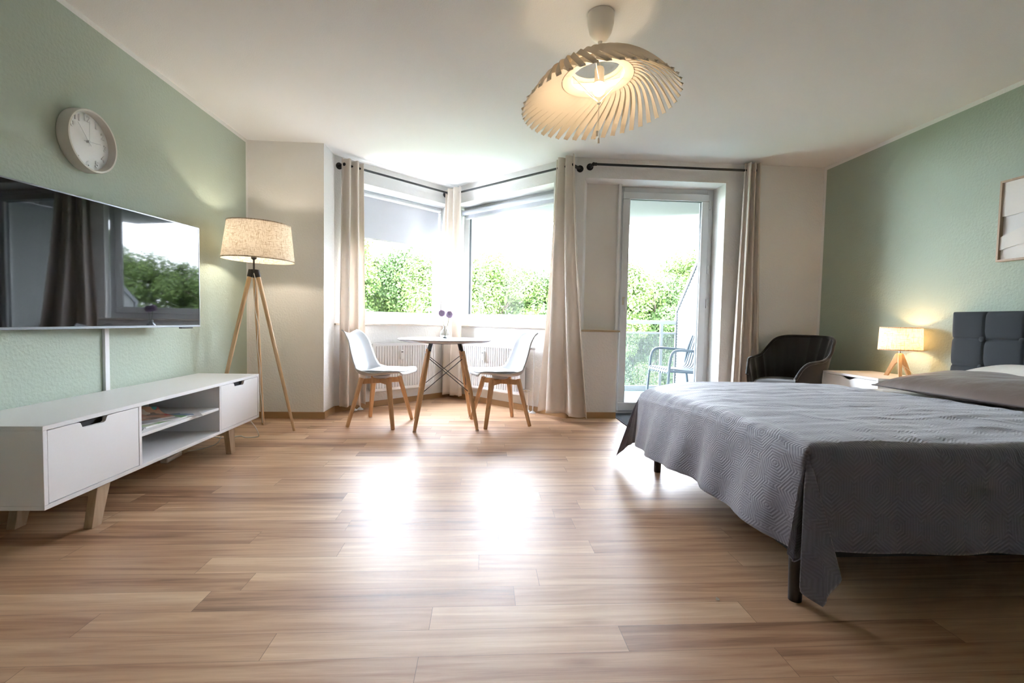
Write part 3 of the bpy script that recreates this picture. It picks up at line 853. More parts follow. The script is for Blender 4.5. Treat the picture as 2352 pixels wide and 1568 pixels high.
def shade(parent, r0, r1, z0, z1, mat, tilt=0, cx=0, cy=0):
    m = MB(); m.M = Matrix.Translation((cx, cy, 0)) @ Matrix.Rotation(tilt, 4, 'Y')
    m.lathe([(r0 + (r1 - r0) * i / 8, z0 + (z1 - z0) * i / 8) for i in range(9)], 72)
    s = m.build('lamp_shade', mat, parent, smooth=60, recalc=False)
    for r, z in ((r0, z0), (r1, z1)):
        q = MB(); q.M = m.M; q.lathe([(r - .001, z - .004), (r + .0015, z - .004), (r + .0015, z + .004), (r - .001, z + .004)], 72, closed=True)
        q.build('shade_hem', mat, s)
    # spider wires
    q = MB(); q.M = m.M
    for k in range(3):
        a = 2 * pi * k / 3 + .4; q.tube([(.012 * cos(a), .012 * sin(a), z0 + .045), (r0 * .985 * cos(a), r0 * .985 * sin(a), z0 + .012)], .0015, 6)
    q.build('shade_support', M['cord'], s)
    return s
shade(fl, .258, .225, 1.375, 1.655, M['linen'], radians(1.5))
MB().ball((0, 0, 1.50), .032, 12).build('bulb', M['bulbw'], fl)
m = MB(); pts = []
for i in range(40):
    k = i / 39; z = 1.26 - k * 1.2
    pts.append((.004 + .010 * sin(k * 16) + .004 * sin(k * 41) - .02 * k, .045 + .12 * k, z) if k < .98 else (-.02, .165, .004))
pts = [(.0 + .012 * sin(i * .9) * (1 - i / 30) + feet[1].x * (i / 26.) * .85 + .012, feet[1].y * (i / 26.) * .9 - .028, 1.27 - 1.24 * i / 26.) for i in range(27)]
m.tube(pts, .0028, 8); m.build('power_cord', M['cord'], fl)

# cords on the floor beside the cabinet
m = MB()
ctrl = [(-1.74, 3.62, .17), (-1.705, 3.66, .09), (-1.70, 3.70, .02), (-1.73, 3.71, .004), (-1.80, 3.70, .004), (-1.86, 3.74, .004), (-1.95, 3.68, .004), (-2.05, 3.72, .004)]
def smooth_path(c, n=6):
    c = [Vector(p) for p in c]; r = []
    for i in range(len(c) - 1):
        p0 = c[max(i - 1, 0)]; p1 = c[i]; p2 = c[i + 1]; p3 = c[min(i + 2, len(c) - 1)]
        for k in range(n):
            t_ = k / n
            r.append(.5 * ((2 * p1) + (p2 - p0) * t_ + (2 * p0 - 5 * p1 + 4 * p2 - p3) * t_ * t_ + (3 * p1 - p0 - 3 * p2 + p3) * t_ ** 3))
    r.append(c[-1]); return r
m.tube(smooth_path(ctrl), .004, 8); tag(m.build('power_cable', M['cord']), 'white cable looping to the floor at the right end of the cabinet', 'cable')
m = MB(); m.tube(smooth_path([(-1.86, 3.40, .18), (-1.84, 3.44, .10), (-1.86, 3.42, .03), (-1.95, 3.36, .004), (-2.02, 3.30, .004)]), .003, 8)
tag(m.build('power_cable', M['cord']), 'thin white cable dropping behind the right cabinet leg', 'cable')
o = MB().box(-.022, .022, -.09, .09, 0, .03).build('power_strip', M['cord'], bevel=.006); o.location = (-1.99, 3.14, 0); o.rotation_euler = (0, 0, .1)
tag(o, 'white power strip on the floor under the cabinet', 'power strip')

# ------------------------------------------------------------------ dining table
tb = thing('dining_table', 'round white dining table on dowel legs with crossed black wires', 'table', (-.325, 4.205, 0))
m = MB(); m.lathe([(.0001, .740), (.36, .740), (.395, .748), (.410, .758), (.412, .763), (.408, .766), (.0001, .766)], 96); m.build('table_top', M['tabletop'], tb, smooth=35)
tf = [Vector((-.543 + .325, 3.893 - 4.205, 0)), Vector((-.027 + .325, 3.949 - 4.205, 0)), Vector((-.101 + .325, 4.50 - 4.205, 0)), Vector((-.612 + .325, 4.44 - 4.205, 0))]
tops = []
for f in tf:
    d = Vector((f.x, f.y, 0)).normalized(); f = f + d * 0
    top = Vector((f.x, f.y, 0)).normalized() * .215 + Vector((0, 0, .665))
    m = MB(); base = f + Vector((0, 0, .012)); m.tube([base, base.lerp(top, .06), base.lerp(top, .5), top], [.012, .0155, .020, .0175], 16); leg = m.build('leg', M['beech'], tb)
    MB().tube([f, f + Vector((0, 0, .013))], .016, 14).build('foot_glide', M['chrome'], leg)
    t2 = Vector((f.x, f.y, 0)).normalized() * .175 + Vector((0, 0, .742))
    q = top.lerp(base, .08)
    MB().bar(q + (t2 - q) * .0, t2, .016, .020, (f.x, f.y, 0)).build('leg_bracket', M['black'], tb, bevel=.002)
    side = Vector((-d.y, d.x, 0))
    for k in (.95, .46):
        q = base.lerp(top, k); MB().tube([q - side * .0205, q + side * .0205], .006, 10).build('bolt', M['chrome'], leg)
    tops.append((base, top))
for k in range(4):
    b0, t0 = tops[k]; b1, t1 = tops[(k + 1) % 4]
    for (p, q) in ((b0.lerp(t0, .92), b1.lerp(t1, .46)), (b0.lerp(t0, .46), b1.lerp(t1, .92))):
        MB().tube([p, q], .0035, 8).build('wire_brace', M['black'], tb)
m = MB(); m.lathe([(.0001, .728), (.20, .728), (.20, .740)], 40); m.build('top_plate', M['black'], tb)

# ------------------------------------------------------------------ chairs
def chair_proto():
    o = thing('dining_chair', '', 'chair', group=None)
    prof = [(.262, .452, .165), (.258, .462, .185), (.235, .468, .215), (.17, .462, .233), (.08, .448, .240), (-.02, .436, .240), (-.10, .432, .235), (-.155, .446, .228), (-.19, .480, .222),
            (-.212, .53, .217), (-.232, .60, .210), (-.252, .67, .202), (-.272, .735, .190), (-.290, .785, .172), (-.305, .812, .150), (-.318, .822, .128)]
    def interp(tt):
        x = tt * (len(prof) - 1); i = min(int(x), len(prof) - 2); k = x - i
        p0 = prof[max(i - 1, 0)]; p1 = prof[i]; p2 = prof[i + 1]; p3 = prof[min(i + 2, len(prof) - 1)]
        return [.5 * ((2 * p1[j]) + (p2[j] - p0[j]) * k + (2 * p0[j] - 5 * p1[j] + 4 * p2[j] - p3[j]) * k * k + (3 * p1[j] - p0[j] - 3 * p2[j] + p3[j]) * k ** 3) for j in range(3)]
    def fn(u, v):
        x, z, w_ = interp(v); s = (u - .5) * 2
        y = w_ * s
        seat = max(0, min(1, (.55 - v) / .15)); back = 1 - seat
        front = max(0, 1 - v / .12)
        lift = .042 * abs(s) ** 2.6 * (1 - front) * seat
        z2 = z + lift * (0.4 + 0.6 * min(1, v * 2.2))
        # back: edges come forward; top scooped
        x2 = x + back * .060 * abs(s) ** 2.2 * (1 - max(0, (v - .8) / .2) * .9)
        topk = max(0, (v - .78) / .22)
        z2 += topk * (.035 * abs(s) ** 1.5 - .028)
        mid = max(0, 1 - abs(v - .5) / .2)
        z2 += mid * .05 * abs(s) ** 3
        return (x2, y, z2)
    m = MB(); m.grid(fn, 25, 48); m.build('seat_shell', M['seatshell'], o, smooth=180, solid=.009, recalc=False)
    def cf(u, v):
        a = 2 * pi * u; rr = sin(v * pi / 2) if v <= 1 else 1
        return None
    m = MB()
    def cu(u, v):
        a = 2 * pi * u
        e = abs(cos(a)) ** .75 * (1 if cos(a) > 0 else -1), abs(sin(a)) ** .75 * (1 if sin(a) > 0 else -1)
        ph = v * pi; k = sin(ph) ** .5 if sin(ph) > 0 else 0
        x = .035 + .205 * e[0] * k; y = .200 * e[1] * k
        zb = .452 + .05 * abs(y / .24) ** 2.6 + (.014 if x > .1 else 0) * min(1, (x - .1) / .1)
        return (x, y, zb - .004 + .021 * (1 - cos(ph)) / 2 * 1.3)
    m.grid(cu, 48, 20, True); m.build('seat_cushion', M['cushion'], o, smooth=180)
    for sx in (-1, 1):
        for sy in (-1, 1):
            f = Vector((sx * .205 + (0 if sx > 0 else -.005), sy * .215, 0)); tp = Vector((sx * .118 + (.0 if sx > 0 else -.01), sy * .118, .415))
            MB().bar(f, tp, .030, .026, (-sy * sx, 1, 0) if False else (sx, sy, 0), .046, .034).build('leg', M['beech'], o, bevel=.006)
    m = MB()
    m.bar((.115, .115, .385), (-.12, -.115, .385), .024, .045); m.bar((.115, -.115, .3851), (-.12, .115, .3851), .024, .045)
    m.build('cross_frame', M['beech'], o, bevel=.003)
    m = MB(); m.lathe([(.05, .405), (.075, .415), (.075, .432), (.0001, .432)], 24); m.build('mount', M['seatshell'], o)
    return o
c1 = chair_proto(); c1.location = (-.887, 4.24, 0); c1.rotation_euler = (0, 0, radians(-13)); c1['label'] = 'white moulded dining chair left of the round table, facing right'; c1['group'] = 'dining chairs at the round table'
c2 = dup(c1); c2.location = (.172, 4.28, 0); c2.rotation_euler = (0, 0, radians(197.7)); c2['label'] = 'white moulded dining chair right of the round table, facing left'

# vase and flowers
vs = thing('vase', 'small clear glass vase with a round belly on the white dining table', 'vase', (-.335, 4.30, .766))
outer = [(.0001, .0), (.022, .0), (.040, .010), (.047, .030), (.044, .052), (.030, .072), (.018, .084), (.017, .098), (.024, .112)]
inner = [(.021, .112), (.0135, .098), (.0145, .084), (.026, .070), (.040, .051), (.043, .030), (.036, .013), (.0001, .006)]
MB().lathe(outer + inner, 40).build('body', M['glassv'], vs, smooth=60)
def allium(label, base, head, r):
    o = thing('allium_flower', label, 'flower', base)
    b_ = Vector(base); hd = Vector(head) - b_
    MB().tube([(0, 0, 0), tuple(hd * .5 + Vector((.004, 0, 0))), tuple(hd)], .0022, 8).build('stem', M['stem'], o)
    m = MB(); rng = random.Random(int(r * 1e5) + int(head[0] * 1000))
    m.ball(tuple(hd), r * .55, 8)
    for k in range(150):
        z = 1 - 2 * (k + .5) / 150; a = k * 2.39996; rr = sqrt(1 - z * z)
        d = Vector((rr * cos(a), rr * sin(a), z)); p0 = hd + d * r * .5; p1 = hd + d * r * rng.uniform(.88, 1.05)
        m.tube([p0, p1], [.0012, .0030], 5)
    m.build('flower_head', M['petal'], o)
allium('lilac globe flower on the left in the glass vase', (-.333, 4.30, .776), (-.365, 4.30, .992), .031)
allium('lilac globe flower on the right in the glass vase', (-.337, 4.302, .776), (-.298, 4.31, .982), .033)

# ------------------------------------------------------------------ pendant lamp
pd = thing('pendant_lamp', 'cream pendant lamp of curved slats with a lit bulb hanging from the ceiling', 'lamp', (.575, 2.43, H))
MB().lathe([(.066, 0), (.0675, -.012), (.066, -.05), (.055, -.095), (.035, -.125), (.012, -.137), (.010, -.16), (.004, -.168), (.0001, -.168)], 48).build('canopy', M['creamcup'], pd)
MB().tube([(0, 0, -.165), (0, 0, -.30)], .0028, 8).build('cord', M['cord'], pd)
MB().lathe([(.0001, -.262), (.020, -.264), (.024, -.275), (.024, -.330), (.027, -.336), (.027, -.345), (.018, -.348)], 28).build('socket', M['creamcup'], pd)
MB().ball((.0, 0, -.375), .031, 14).build('bulb', M['bulb'], pd)
sh = bpy.data.objects.new('slat_shade', None)
TM = Matrix.Translation((0.005, -.010, -.46)) @ Matrix.Rotation(radians(-5.5), 4, 'Y') @ Matrix.Rotation(radians(-3), 4, 'X') @ Matrix.Scale(1.0, 4)
NS = 44; SW = radians(34)
def slat_mesh():
    pts = []
    n = 14
    def lower(k):  # k 0 ring -> 1 tip
        r = .176 + (.395 - .176) * k; z = .140 - .140 * k ** 1.3 + .014 * sin(pi * k); a = -SW * (1 - k) ** 1.2
        return r, z, a
    def upper(k):  # 0 tip -> 1 upper ring
        r = .395 - (.395 - .150) * k; z = .200 * (1 - (1 - k) ** 1.25) + .022 * sin(pi * k); a = -SW * .9 * k ** 1.1
        return r, z, a
    m = MB()
    for fn in (lower, upper):
        ring = [fn(i / n) for i in range(n + 1)]
        P = [Vector((r * cos(a), r * sin(a), z)) for r, z, a in ring]
        w0 = .0128
        vs = []; fs = []
        for i, p in enumerate(P):
            T = (P[min(i + 1, n)] - P[max(i - 1, 0)]).normalized()
            rad = Vector((p.x, p.y, 0)).normalized()
            tang = Vector((-rad.y, rad.x, 0))
            Wd = (tang - T * tang.dot(T)).normalized()
            # twist so that the strip's face turns a little
            Nn = T.cross(Wd)
            k = i / n
            tw = radians(28) * sin(pi * k) * (1 if fn is lower else -1)
            Wd = Wd * cos(tw) + Nn * sin(tw); Nn = T.cross(Wd)
            hw = w0 * (.72 if ((fn is lower and i == 0) or (fn is upper and i == n)) else 1)
            for sgn, tk in ((-1, -1), (1, -1), (1, 1), (-1, 1)):
                vs.append(tuple(p + Wd * sgn * hw + Nn * tk * .0009))
        for i in range(n):
            for k in range(4):
                k2 = (k + 1) % 4; fs.append((i * 4 + k, i * 4 + k2, i * 4 + 4 + k2, i * 4 + 4 + k))
        fs += [(0, 1, 2, 3), (n * 4 + 3, n * 4 + 2, n * 4 + 1, n * 4)]
        m.add(vs, fs)
    # folded triangular end
    m.add([(.393, -.013, -.001), (.393, .013, -.001), (.404, .0, .006), (.391, -.011, .012), (.391, .011, .012)], [(0, 1, 2), (3, 2, 4), (0, 2, 3), (1, 4, 2), (0, 3, 4, 1)])
    return m
s0 = slat_mesh().build('slat', M['cream'], pd, smooth=60)
for k in range(NS):
    s = s0 if k == 0 else s0.copy()
    if k: COL.objects.link(s); s.parent = pd
    s.matrix_local = TM @ Matrix.Rotation(2 * pi * k / NS, 4, 'Z')
def tm(m): m.M = TM; return m
tm(MB()).lathe([(.136, .155), (.178, .145), (.180, .138), (.138, .147)], 88, closed=True).build('lower_ring', M['cream'], pd, smooth=30)
tm(MB()).lathe([(.134, .147), (.139, .147), (.139, .192), (.134, .192)], 88, closed=True).build('ring_collar', M['cream'], pd, smooth=30)
tm(MB()).lathe([(.118, .208), (.156, .202), (.156, .198), (.118, .204)], 72, closed=True).build('upper_ring', M['cream'], pd, smooth=30)
m = MB()
for a in (.3, 2.5, 4.4):
    m.tube([(.022 * cos(a), .022 * sin(a), -.335), tuple(TM @ Vector((.136 * cos(a), .136 * sin(a), .165)))], .0022, 6)
m.build('spoke', M['cord'], pd)
m = MB(); low = Vector((0, -.01, -.445))
for a in (.15, 3.3, 1.9):
    m.tube([tuple(TM @ Vector((.137 * cos(a), .137 * sin(a), .148))), tuple(low)], .0016, 6)
m.tube([low + Vector((0, 0, .004)), low - Vector((0, 0, .004))], .009, 12)
m.build('pull_wire', M['cord'], pd)
for (dx, zl) in ((-.006, -.585), (.003, -.622)):
    MB().tube([(low.x, low.y, low.z), (dx, -.01, zl)], .0011, 6).build('pull_string', M['cord'], pd)
    MB().tube([(dx, -.01, zl), (dx, -.01, zl - .026)], .0052, 10).build('pull_knob', M['cord'], pd)

# ------------------------------------------------------------------ bed
bd = thing('bed', 'double bed with a buttoned charcoal headboard and round black legs', 'bed', (2.14, 2.22, 0))
bx, by = 2.14, 2.22
m = MB(); m.box(1.055 - bx, 3.24 - bx, 1.46 - by, 2.98 - by, .167, .30); m.build('bed_frame', M['headb'], bd, bevel=.02)
m = MB(); m.box(1.06 - bx, 3.22 - bx, 1.455 - by, 2.975 - by, .30, .545); mt_ = m.build('mattress', M['sheet'], bd); bv_ = mt_.modifiers.new('bevel', 'BEVEL'); bv_.width = .10; bv_.segments = 6
for lx, ly in ((1.09, 1.515), (1.125, 2.885), (3.12, 1.515), (3.12, 2.885)):
    MB().tube([(lx - bx, ly - by, 0), (lx - bx, ly - by, .17)], [.021, .025], 24).build('leg', M['blacksoft'], bd)
# headboard: columns of buttoned squares
HY0, HY1, HZ0, HZ1 = 1.47, 3.07, .10, 1.058
seams_y = [3.07 - .219 - .2285 * k for k in range(7)]
seams_z = [.878, .697, .516, .335]
def hb(u, v):
    y = HY0 + (HY1 - HY0) * u; z = HZ0 + (HZ1 - HZ0) * v
    d = min([abs(y - s) for s in seams_y] + [abs(z - s) for s in seams_z])
    db = min([sqrt((y - a) ** 2 + (z - b_) ** 2) for a in seams_y for b_ in seams_z])
    e = min(y - HY0, HY1 - y, HZ1 - z)
    x = 3.243 + .010 * exp(-(d / .0045) ** 2) + .014 * exp(-(db / .030) ** 2) - .010 * (1 - exp(-d / .02))
    x += .03 * exp(-e / .012)
    return (x - bx, y - by, z)
m = MB(); m.grid(hb, 261, 161); m.build('headboard_front', M['headb'], bd, smooth=180)
m = MB(); m.box(3.262 - bx, 3.335 - bx, HY0 - by + .001, HY1 - by - .001, HZ0, HZ1 - .001); m.build('headboard', M['headb'], bd, bevel=.01)
for a in seams_y:
    for b_ in seams_z[:3]:
        MB().ball((3.233 - bx, a - by, b_), .018, 8, .65, 1, 1).build('button', M['headb'], bd)

# bedspread -----------------------------------------------------------
EX, EY0, EY1 = 1.045, 1.425, 3.005     # edges of the mattress top under the cloth
ZTOP = .562
def table(tb_, th):
    for (a, va), (b_, vb) in zip(tb_[:-1], tb_[1:]):
        if th <= b_:
            k = (th - a) / (b_ - a); k = k * k * (3 - 2 * k)
            return [p + (q - p) * k for p, q in zip(va, vb)]
    return tb_[-1][1]
# outward displacement of the hanging corner per metre of drop: angle 0 = foot side, 90 = long side
near_t = [(0, (-.04, .0)), (12, (-.14, -.02)), (22, (-.10, -.04)), (30, (.10, .12)), (38, (-.13, -.18)), (47, (.05, -.19)), (56, (.20, -.17)), (66, (.20, -.06)), (80, (.05, -.06)), (90, (0, -.04))]
far_t = [(0, (-.04, .0)), (16, (-.10, .04)), (32, (-.16, .16)), (45, (-.26, .16)), (58, (-.10, .22)), (75, (.02, .08)), (90, (0, .04))]
HF, HN, HFAR = .33, .325, .32
def wr(x, y, s=1):
    return noise.noise(Vector((x * 3.1, y * 3.1, 2.7))) * .008 * s + noise.noise(Vector((x * 3.5 + y * 2, y * 15 - x * 3, 7.1))) * .0058 * s + .0022 * s * max(0, 1 - abs(noise.noise(Vector((x * 2.2, y * 6, 1.3)))) * 9)
def xhead(y):
    k = (y - EY0) / (EY1 - EY0)
    return 2.66 - .37 * k + .02 * sin(y * 9)
def edge_drop(p, q, WY):
    p = max(p, 0); q = min(max(q, 0), WY)
    e = min(p, q, WY - q)
    z = .016 * (1 - e / .05) ** 2 if e < .05 else 0
    w_ = min(1, max(0, (q / WY - .35) / .65)); w_ = w_ * w_ * (3 - 2 * w_)
    if p < .34: z += .060 * w_ * (1 - p / .34) ** 2.2
    return z
def spread(u, v):
    # cloth coords: p = distance along the bed from the foot edge (neg = hanging), q across (neg = near side hanging)
    WY = EY1 - EY0
    q = -HN + (WY + HN + HFAR) * v
    yy = min(max(EY0 + q, EY0), EY1)
    Lx = xhead(yy) - EX
    p = -HF + (Lx + HF) * u
    dropx = max(0, -p); dy0 = max(0, -q); dy1 = max(0, q - WY)
    x = EX + max(p, 0); y = yy
    rnd = .03
    z = ZTOP + wr(x, y)
    if dropx == 0 and dy0 == 0 and dy1 == 0:
        return (x, y, z - edge_drop(p, q, WY)), p, q
    ed_ = edge_drop(p, q, WY)
    zb = ZTOP - ed_ + wr(x, y) * (1 if max(dropx, dy0, dy1) < .02 else .5)
    dd = dy0 or dy1
    sg = -1 if dy0 else 1
    if dropx > 0 and dd > 0:
        r = sqrt(dropx ** 2 + dd ** 2); th = math.degrees(atan2(dd, dropx))
        ox, oy = table(near_t if dy0 else far_t, th)
        # keep the hem square-ish
        k = min(1, r / .12)
        hor = sqrt(ox * ox + oy * oy)
        dz = r * sqrt(max(.3, 1 - hor * hor * .8))
        return (EX + ox * r - .012 * k * cos(radians(th)), y + oy * r + sg * .012 * k * sin(radians(th)), zb - dz), p, q
    if dropx > 0:
        d = dropx
        f = (.03 + noise.noise(Vector((y * 4.2, d * 1.5, 4.4))) * .050 + .008 * sin(y * 17 + 2 * sin(y * 3))) * (d / HF) ** 1.1
        edge = min(1, min(q, WY - q) / .12)
        return (EX - .012 * min(1, d / .03) - .04 * d - abs(f) * edge, y + .3 * f, zb - d), p, q
    d = dd
    f = (noise.noise(Vector((x * 4.2, d * 1.2, 9.4))) * .035 + .010 * sin(x * 11 + 1.5)) * (d / HN) ** 1.1
    edge = min(1, p / .12)
    return (x, y + sg * (.012 * min(1, d / .03) + .04 * d + abs(f) * edge), zb - d * (1 + .02 * sin(x * 5))), p, q
NU, NV = 240, 260
vs_, uvs = [], []
for j in range(NV):
    for i in range(NU):
        (P_, p, q) = spread(i / (NU - 1), j / (NV - 1))
        vs_.append(P_); uvs.append((p, q))
m = MB(); fs = []
for j in range(NV - 1):
    for i in range(NU - 1):
        a = j * NU + i; fs.append((a, a + 1, a + NU + 1, a + NU))
m.add(vs_, fs); m.uv = uvs
sp = m.build('bedspread', M['quilt'], None, smooth=180, solid=.004, recalc=False)
tag(sp, 'grey quilted bedspread draped over the foot and sides of the bed', 'bedspread')

def pillow(name, label, cx, cy, cz, lx, ly, h, rz, mat, seam=None, tilt=0, seed=0):
    o = thing(name, label, 'pillow', (cx, cy, cz), rz)
    def f(sgn):
        def g(u, v):
            a = (u - .5) * 2; b_ = (v - .5) * 2
            ed = (1 - abs(a) ** 2.6) * (1 - abs(b_) ** 2.6)
            hh = max(0, ed) ** .48
            pin = 1 - .06 * (1 - abs(b_)) * abs(a) ** 3
            pin2 = 1 - .05 * (1 - abs(a)) * abs(b_) ** 3
            x = a * lx / 2 * pin2 * (1 - .0); y = b_ * ly / 2 * pin
            z = sgn * hh * h * (1.0 if sgn > 0 else .35)
            z += noise.noise(Vector((x * 5 + seed, y * 5, sgn))) * .014 * hh + abs(noise.noise(Vector((x * 9 + y * 6 + seed, y * 3, 5)))) * .012 * hh
            z += tilt * (x / lx)
            return (x, y, z + .35 * h)
        return g
    m = MB(); m.grid(f(1), 60, 60); m.build('cover', mat, o, smooth=180)
    m = MB(); m.grid(f(-1), 40, 40); m.build('cover_underside', seam or mat, o, smooth=180)
    m = MB()
    E = []
    n = 40
    g = f(1)
    for k in range(n): E.append(g(k / n, 0))
    for k in range(n): E.append(g(1, k / n))
    for k in range(n): E.append(g(1 - k / n, 1))
    for k in range(n + 1): E.append(g(0, 1 - k / n))
    m.tube(E, .004, 6); m.build('piping', seam or mat, o, smooth=60)
    return o
pillow('pillow', 'taupe satin pillow with dark piping lying on the bed', 2.79, 2.37, .565, .60, .90, .095, radians(7), M['satin'], M['satin_dk'], 0.03, 3)
pillow('pillow', 'white pillow behind the taupe satin pillow against the headboard', 3.05, 2.25, .625, .34, 1.05, .085, radians(0), M['sheet'], None, .06, 9)

# ------------------------------------------------------------------ nightstand
ns = thing('nightstand', 'white drawer unit beside the headboard', 'nightstand', (3.105, 3.52, 0))
ax, bx2, ay, by2 = -.222, .222, -.283, .283
def nb(name, *a, mat=M['white_lac'], p=ns): return MB().box(*a).build(name, mat, p, bevel=.0015)
nb('top_panel', ax, bx2, ay, by2, .552, .570)
nb('side_panel', ax, bx2, ay, ay + .018, .0, .552); nb('side_panel', ax, bx2, by2 - .018, by2, .0, .552)
nb('base_panel', ax, bx2, ay + .018, by2 - .018, .02, .038); nb('back_panel', bx2 - .01, bx2, ay + .018, by2 - .018, .038, .552)
for k in range(4):
    z1 = .549 - k * .128; z0 = z1 - .124
    yy = [(ay + .021, z0), (by2 - .021, z0), (by2 - .021, z1)]
    w_ = .085
    yy += [(w_ - (2 * w_) * i / 12, z1 - .022 * (.5 - .5 * cos(2 * pi * i / 12)) ** .8) for i in range(13)]
    yy += [(ay + .021, z1)]
    d = MB().prism(yy, ax + .001, ax + .017, 'x').build('drawer', M['white_lac'], ns, bevel=.001)
    MB().box(ax + .03, ax + .04, -.08, .08, z1 - .03, z1).build('grip_shade', M['slot'], d)  # shade behind the drawer notch, painted as a near-black block
nb('gap_shade_sheet', ax + .041, ax + .05, ay + .018, by2 - .018, .038, .55, mat=M['slot'])  # dark sheet added behind the drawers to colour their gaps as shade

# table lamp
tl = thing('table_lamp', 'small lit table lamp with linen shade and wooden tripod on the nightstand', 'lamp', (3.185, 3.395, .570))
for k, a in enumerate((radians(215), radians(95), radians(-25))):
    a = (radians(234), radians(114), radians(-8))[k]
    m = MB(); c_, s_ = cos(a), sin(a)
    pts = [(.012, .178), (.024, .172), (.094, 0), (.068, 0), (.022, .098), (.004, .110), (.004, .178)]
    w_ = .011
    vs2 = []; 
    for sgn in (-1, 1):
        for r, z in pts: vs2.append((c_ * r - s_ * w_ * sgn, s_ * r + c_ * w_ * sgn, z))
    n = len(pts); fs2 = [tuple(range(n)), tuple(reversed(range(n, 2 * n)))] + [(i, (i + 1) % n, n + (i + 1) % n, n + i) for i in range(n)]
    m.add(vs2, fs2); m.build('leg', M['pine'], tl, bevel=.002)
m = MB(); m.tube([(0, 0, .165), (0, 0, .225)], .006, 12); m.lathe([(.006, .22), (.018, .225), (.018, .265), (.0001, .268)], 16); m.build('stem', M['chrome'], tl)
shade(tl, .136, .130, .205, .372, M['linen2'])
MB().ball((0, 0, .292), .026, 12).build('bulb', M['bulbt'], tl)
m = MB(); m.tube(smooth_path([(.0, -.0, .10), (.06, -.03, .05), (.085, -.06, .012), (.12, -.09, .004), (.13, -.085, .004)]), .0018, 6); m.build('power_cord', M['cord'], tl)

# ------------------------------------------------------------------ armchair
ac = thing('armchair', 'black velvet tub armchair with channelled back in the corner behind the bed', 'armchair', (2.76, 4.06, 0), radians(205))
def shellf(inner):
    def g(u, v):
        # u around (-1..1 back centre at 0) ; v height
        ph = (u - .5) * 2 * radians(128)
        a = pi + ph   # local angle: chair faces +x, back at -x
        c = abs(ph) / radians(128)
        top = .845 - .20 * (1 / (1 + exp(-(c - .50) * 16))) - .06 * max(0, c - .6) - .13 * max(0, (c - .85) / .15) ** 2
        bot = .34
        z = bot + (top - bot) * v
        r = .262 + .085 * ((z - .34) / .5) ** 1.5 * (1 - .45 * c)
        ex = 1.0 + .12 * c
        rib = .011 * abs(sin(ph * 9)) if inner else 0
        r2 = r - (.04 * (1 - v * .55) if inner else 0) - (0 if not inner else -rib)
        x = cos(a) * r2 * ex; y = sin(a) * r2 * 1.05
        # arms reach forward
        if c > .62: x += (c - .62) * .22
        return (x, y, z)
    return g
go, gi = shellf(False), shellf(True)
m = MB()
nu, nv = 145, 24
vs3 = [go(i / (nu - 1), j / (nv - 1)) for j in range(nv) for i in range(nu)] + [gi(i / (nu - 1), j / (nv - 1)) for j in range(nv) for i in range(nu)]
fs3 = []; o2 = nu * nv
for j in range(nv - 1):
    for i in range(nu - 1):
        a = j * nu + i; fs3.append((a, a + 1, a + nu + 1, a + nu)); b_ = a + o2; fs3.append((b_, b_ + nu, b_ + nu + 1, b_ + 1))
for i in range(nu - 1):
    a = (nv - 1) * nu + i; fs3.append((a, a + 1, a + 1 + o2, a + o2)); fs3.append((i + 1, i, i + o2, i + 1 + o2))
for j in range(nv - 1):
    a = j * nu; fs3.append((a, a + nu, a + nu + o2, a + o2)); a = j * nu + nu - 1; fs3.append((a + nu, a, a + o2, a + nu + o2))
m.add(vs3, fs3); m.build('backrest', M['velvet'], ac, smooth=50)
m = MB()
E = [go(i / (nu - 1), 1) for i in range(0, nu, 2)]; E2 = [gi(i / (nu - 1), 1) for i in range(0, nu, 2)]
m.tube([tuple((Vector(a) + Vector(b_)) / 2) for a, b_ in zip(E, E2)], .0135, 10); m.build('rolled_edge', M['velvet'], ac, smooth=60)
def seatf(u, v):
    a = 2 * pi * u; ph = v * pi; k = sin(ph) ** .35 if sin(ph) > 1e-6 else 0
    cx = abs(cos(a)) ** .8 * (1 if cos(a) > 0 else -1); sy = abs(sin(a)) ** .8 * (1 if sin(a) > 0 else -1)
    return (.045 + .245 * cx * k, .235 * sy * k, .405 - .065 * cos(ph))
m = MB(); m.grid(seatf, 60, 24, True); m.build('seat', M['velvet'], ac, smooth=180)
for sx in (-1, 1):
    for sy in (-1, 1):
        MB().tube([(sx * .23, sy * .22, 0), (sx * .15, sy * .15, .36)], [.009, .014], 12).build('leg', M['black'], ac)

# ------------------------------------------------------------------ picture
pc = thing('wall_art', 'framed cream layered paper relief on the green wall above the bed', 'picture', (3.341, 2.50, 1.636))
PY0, PY1, PZ0, PZ1 = -.37, .37, -.258, .258
m = MB(); fwid = .013
m.box(-.030, 0, PY0, PY1, PZ1 - fwid, PZ1); m.box(-.030, 0, PY0, PY1, PZ0, PZ0 + fwid); m.box(-.030, 0, PY0, PY0 + fwid, PZ0 + fwid, PZ1 - fwid); m.box(-.030, 0, PY1 - fwid, PY1, PZ0 + fwid, PZ1 - fwid)
m.build('frame', M['frameoak'], pc, bevel=.001)
MB().box(-.006, -.001, PY0 + fwid, PY1 - fwid, PZ0 + fwid, PZ1 - fwid).build('backing', M['paper2'], pc, smooth=0)
def layer(name, lo, hi, x, mat):
    n = 40; pts = []
    ys = [PY1 - fwid - (PY1 - PY0 - 2 * fwid) * i / n for i in range(n + 1)]
    pts = [(y, hi(PY1 - y)) for y in ys] + [(y, lo(PY1 - y)) for y in reversed(ys)]
    MB().prism(pts, x - .0025, x, 'x').build(name, mat, pc, smooth=0)
cl = lambda v: max(PZ0 + fwid, min(PZ1 - fwid, v))
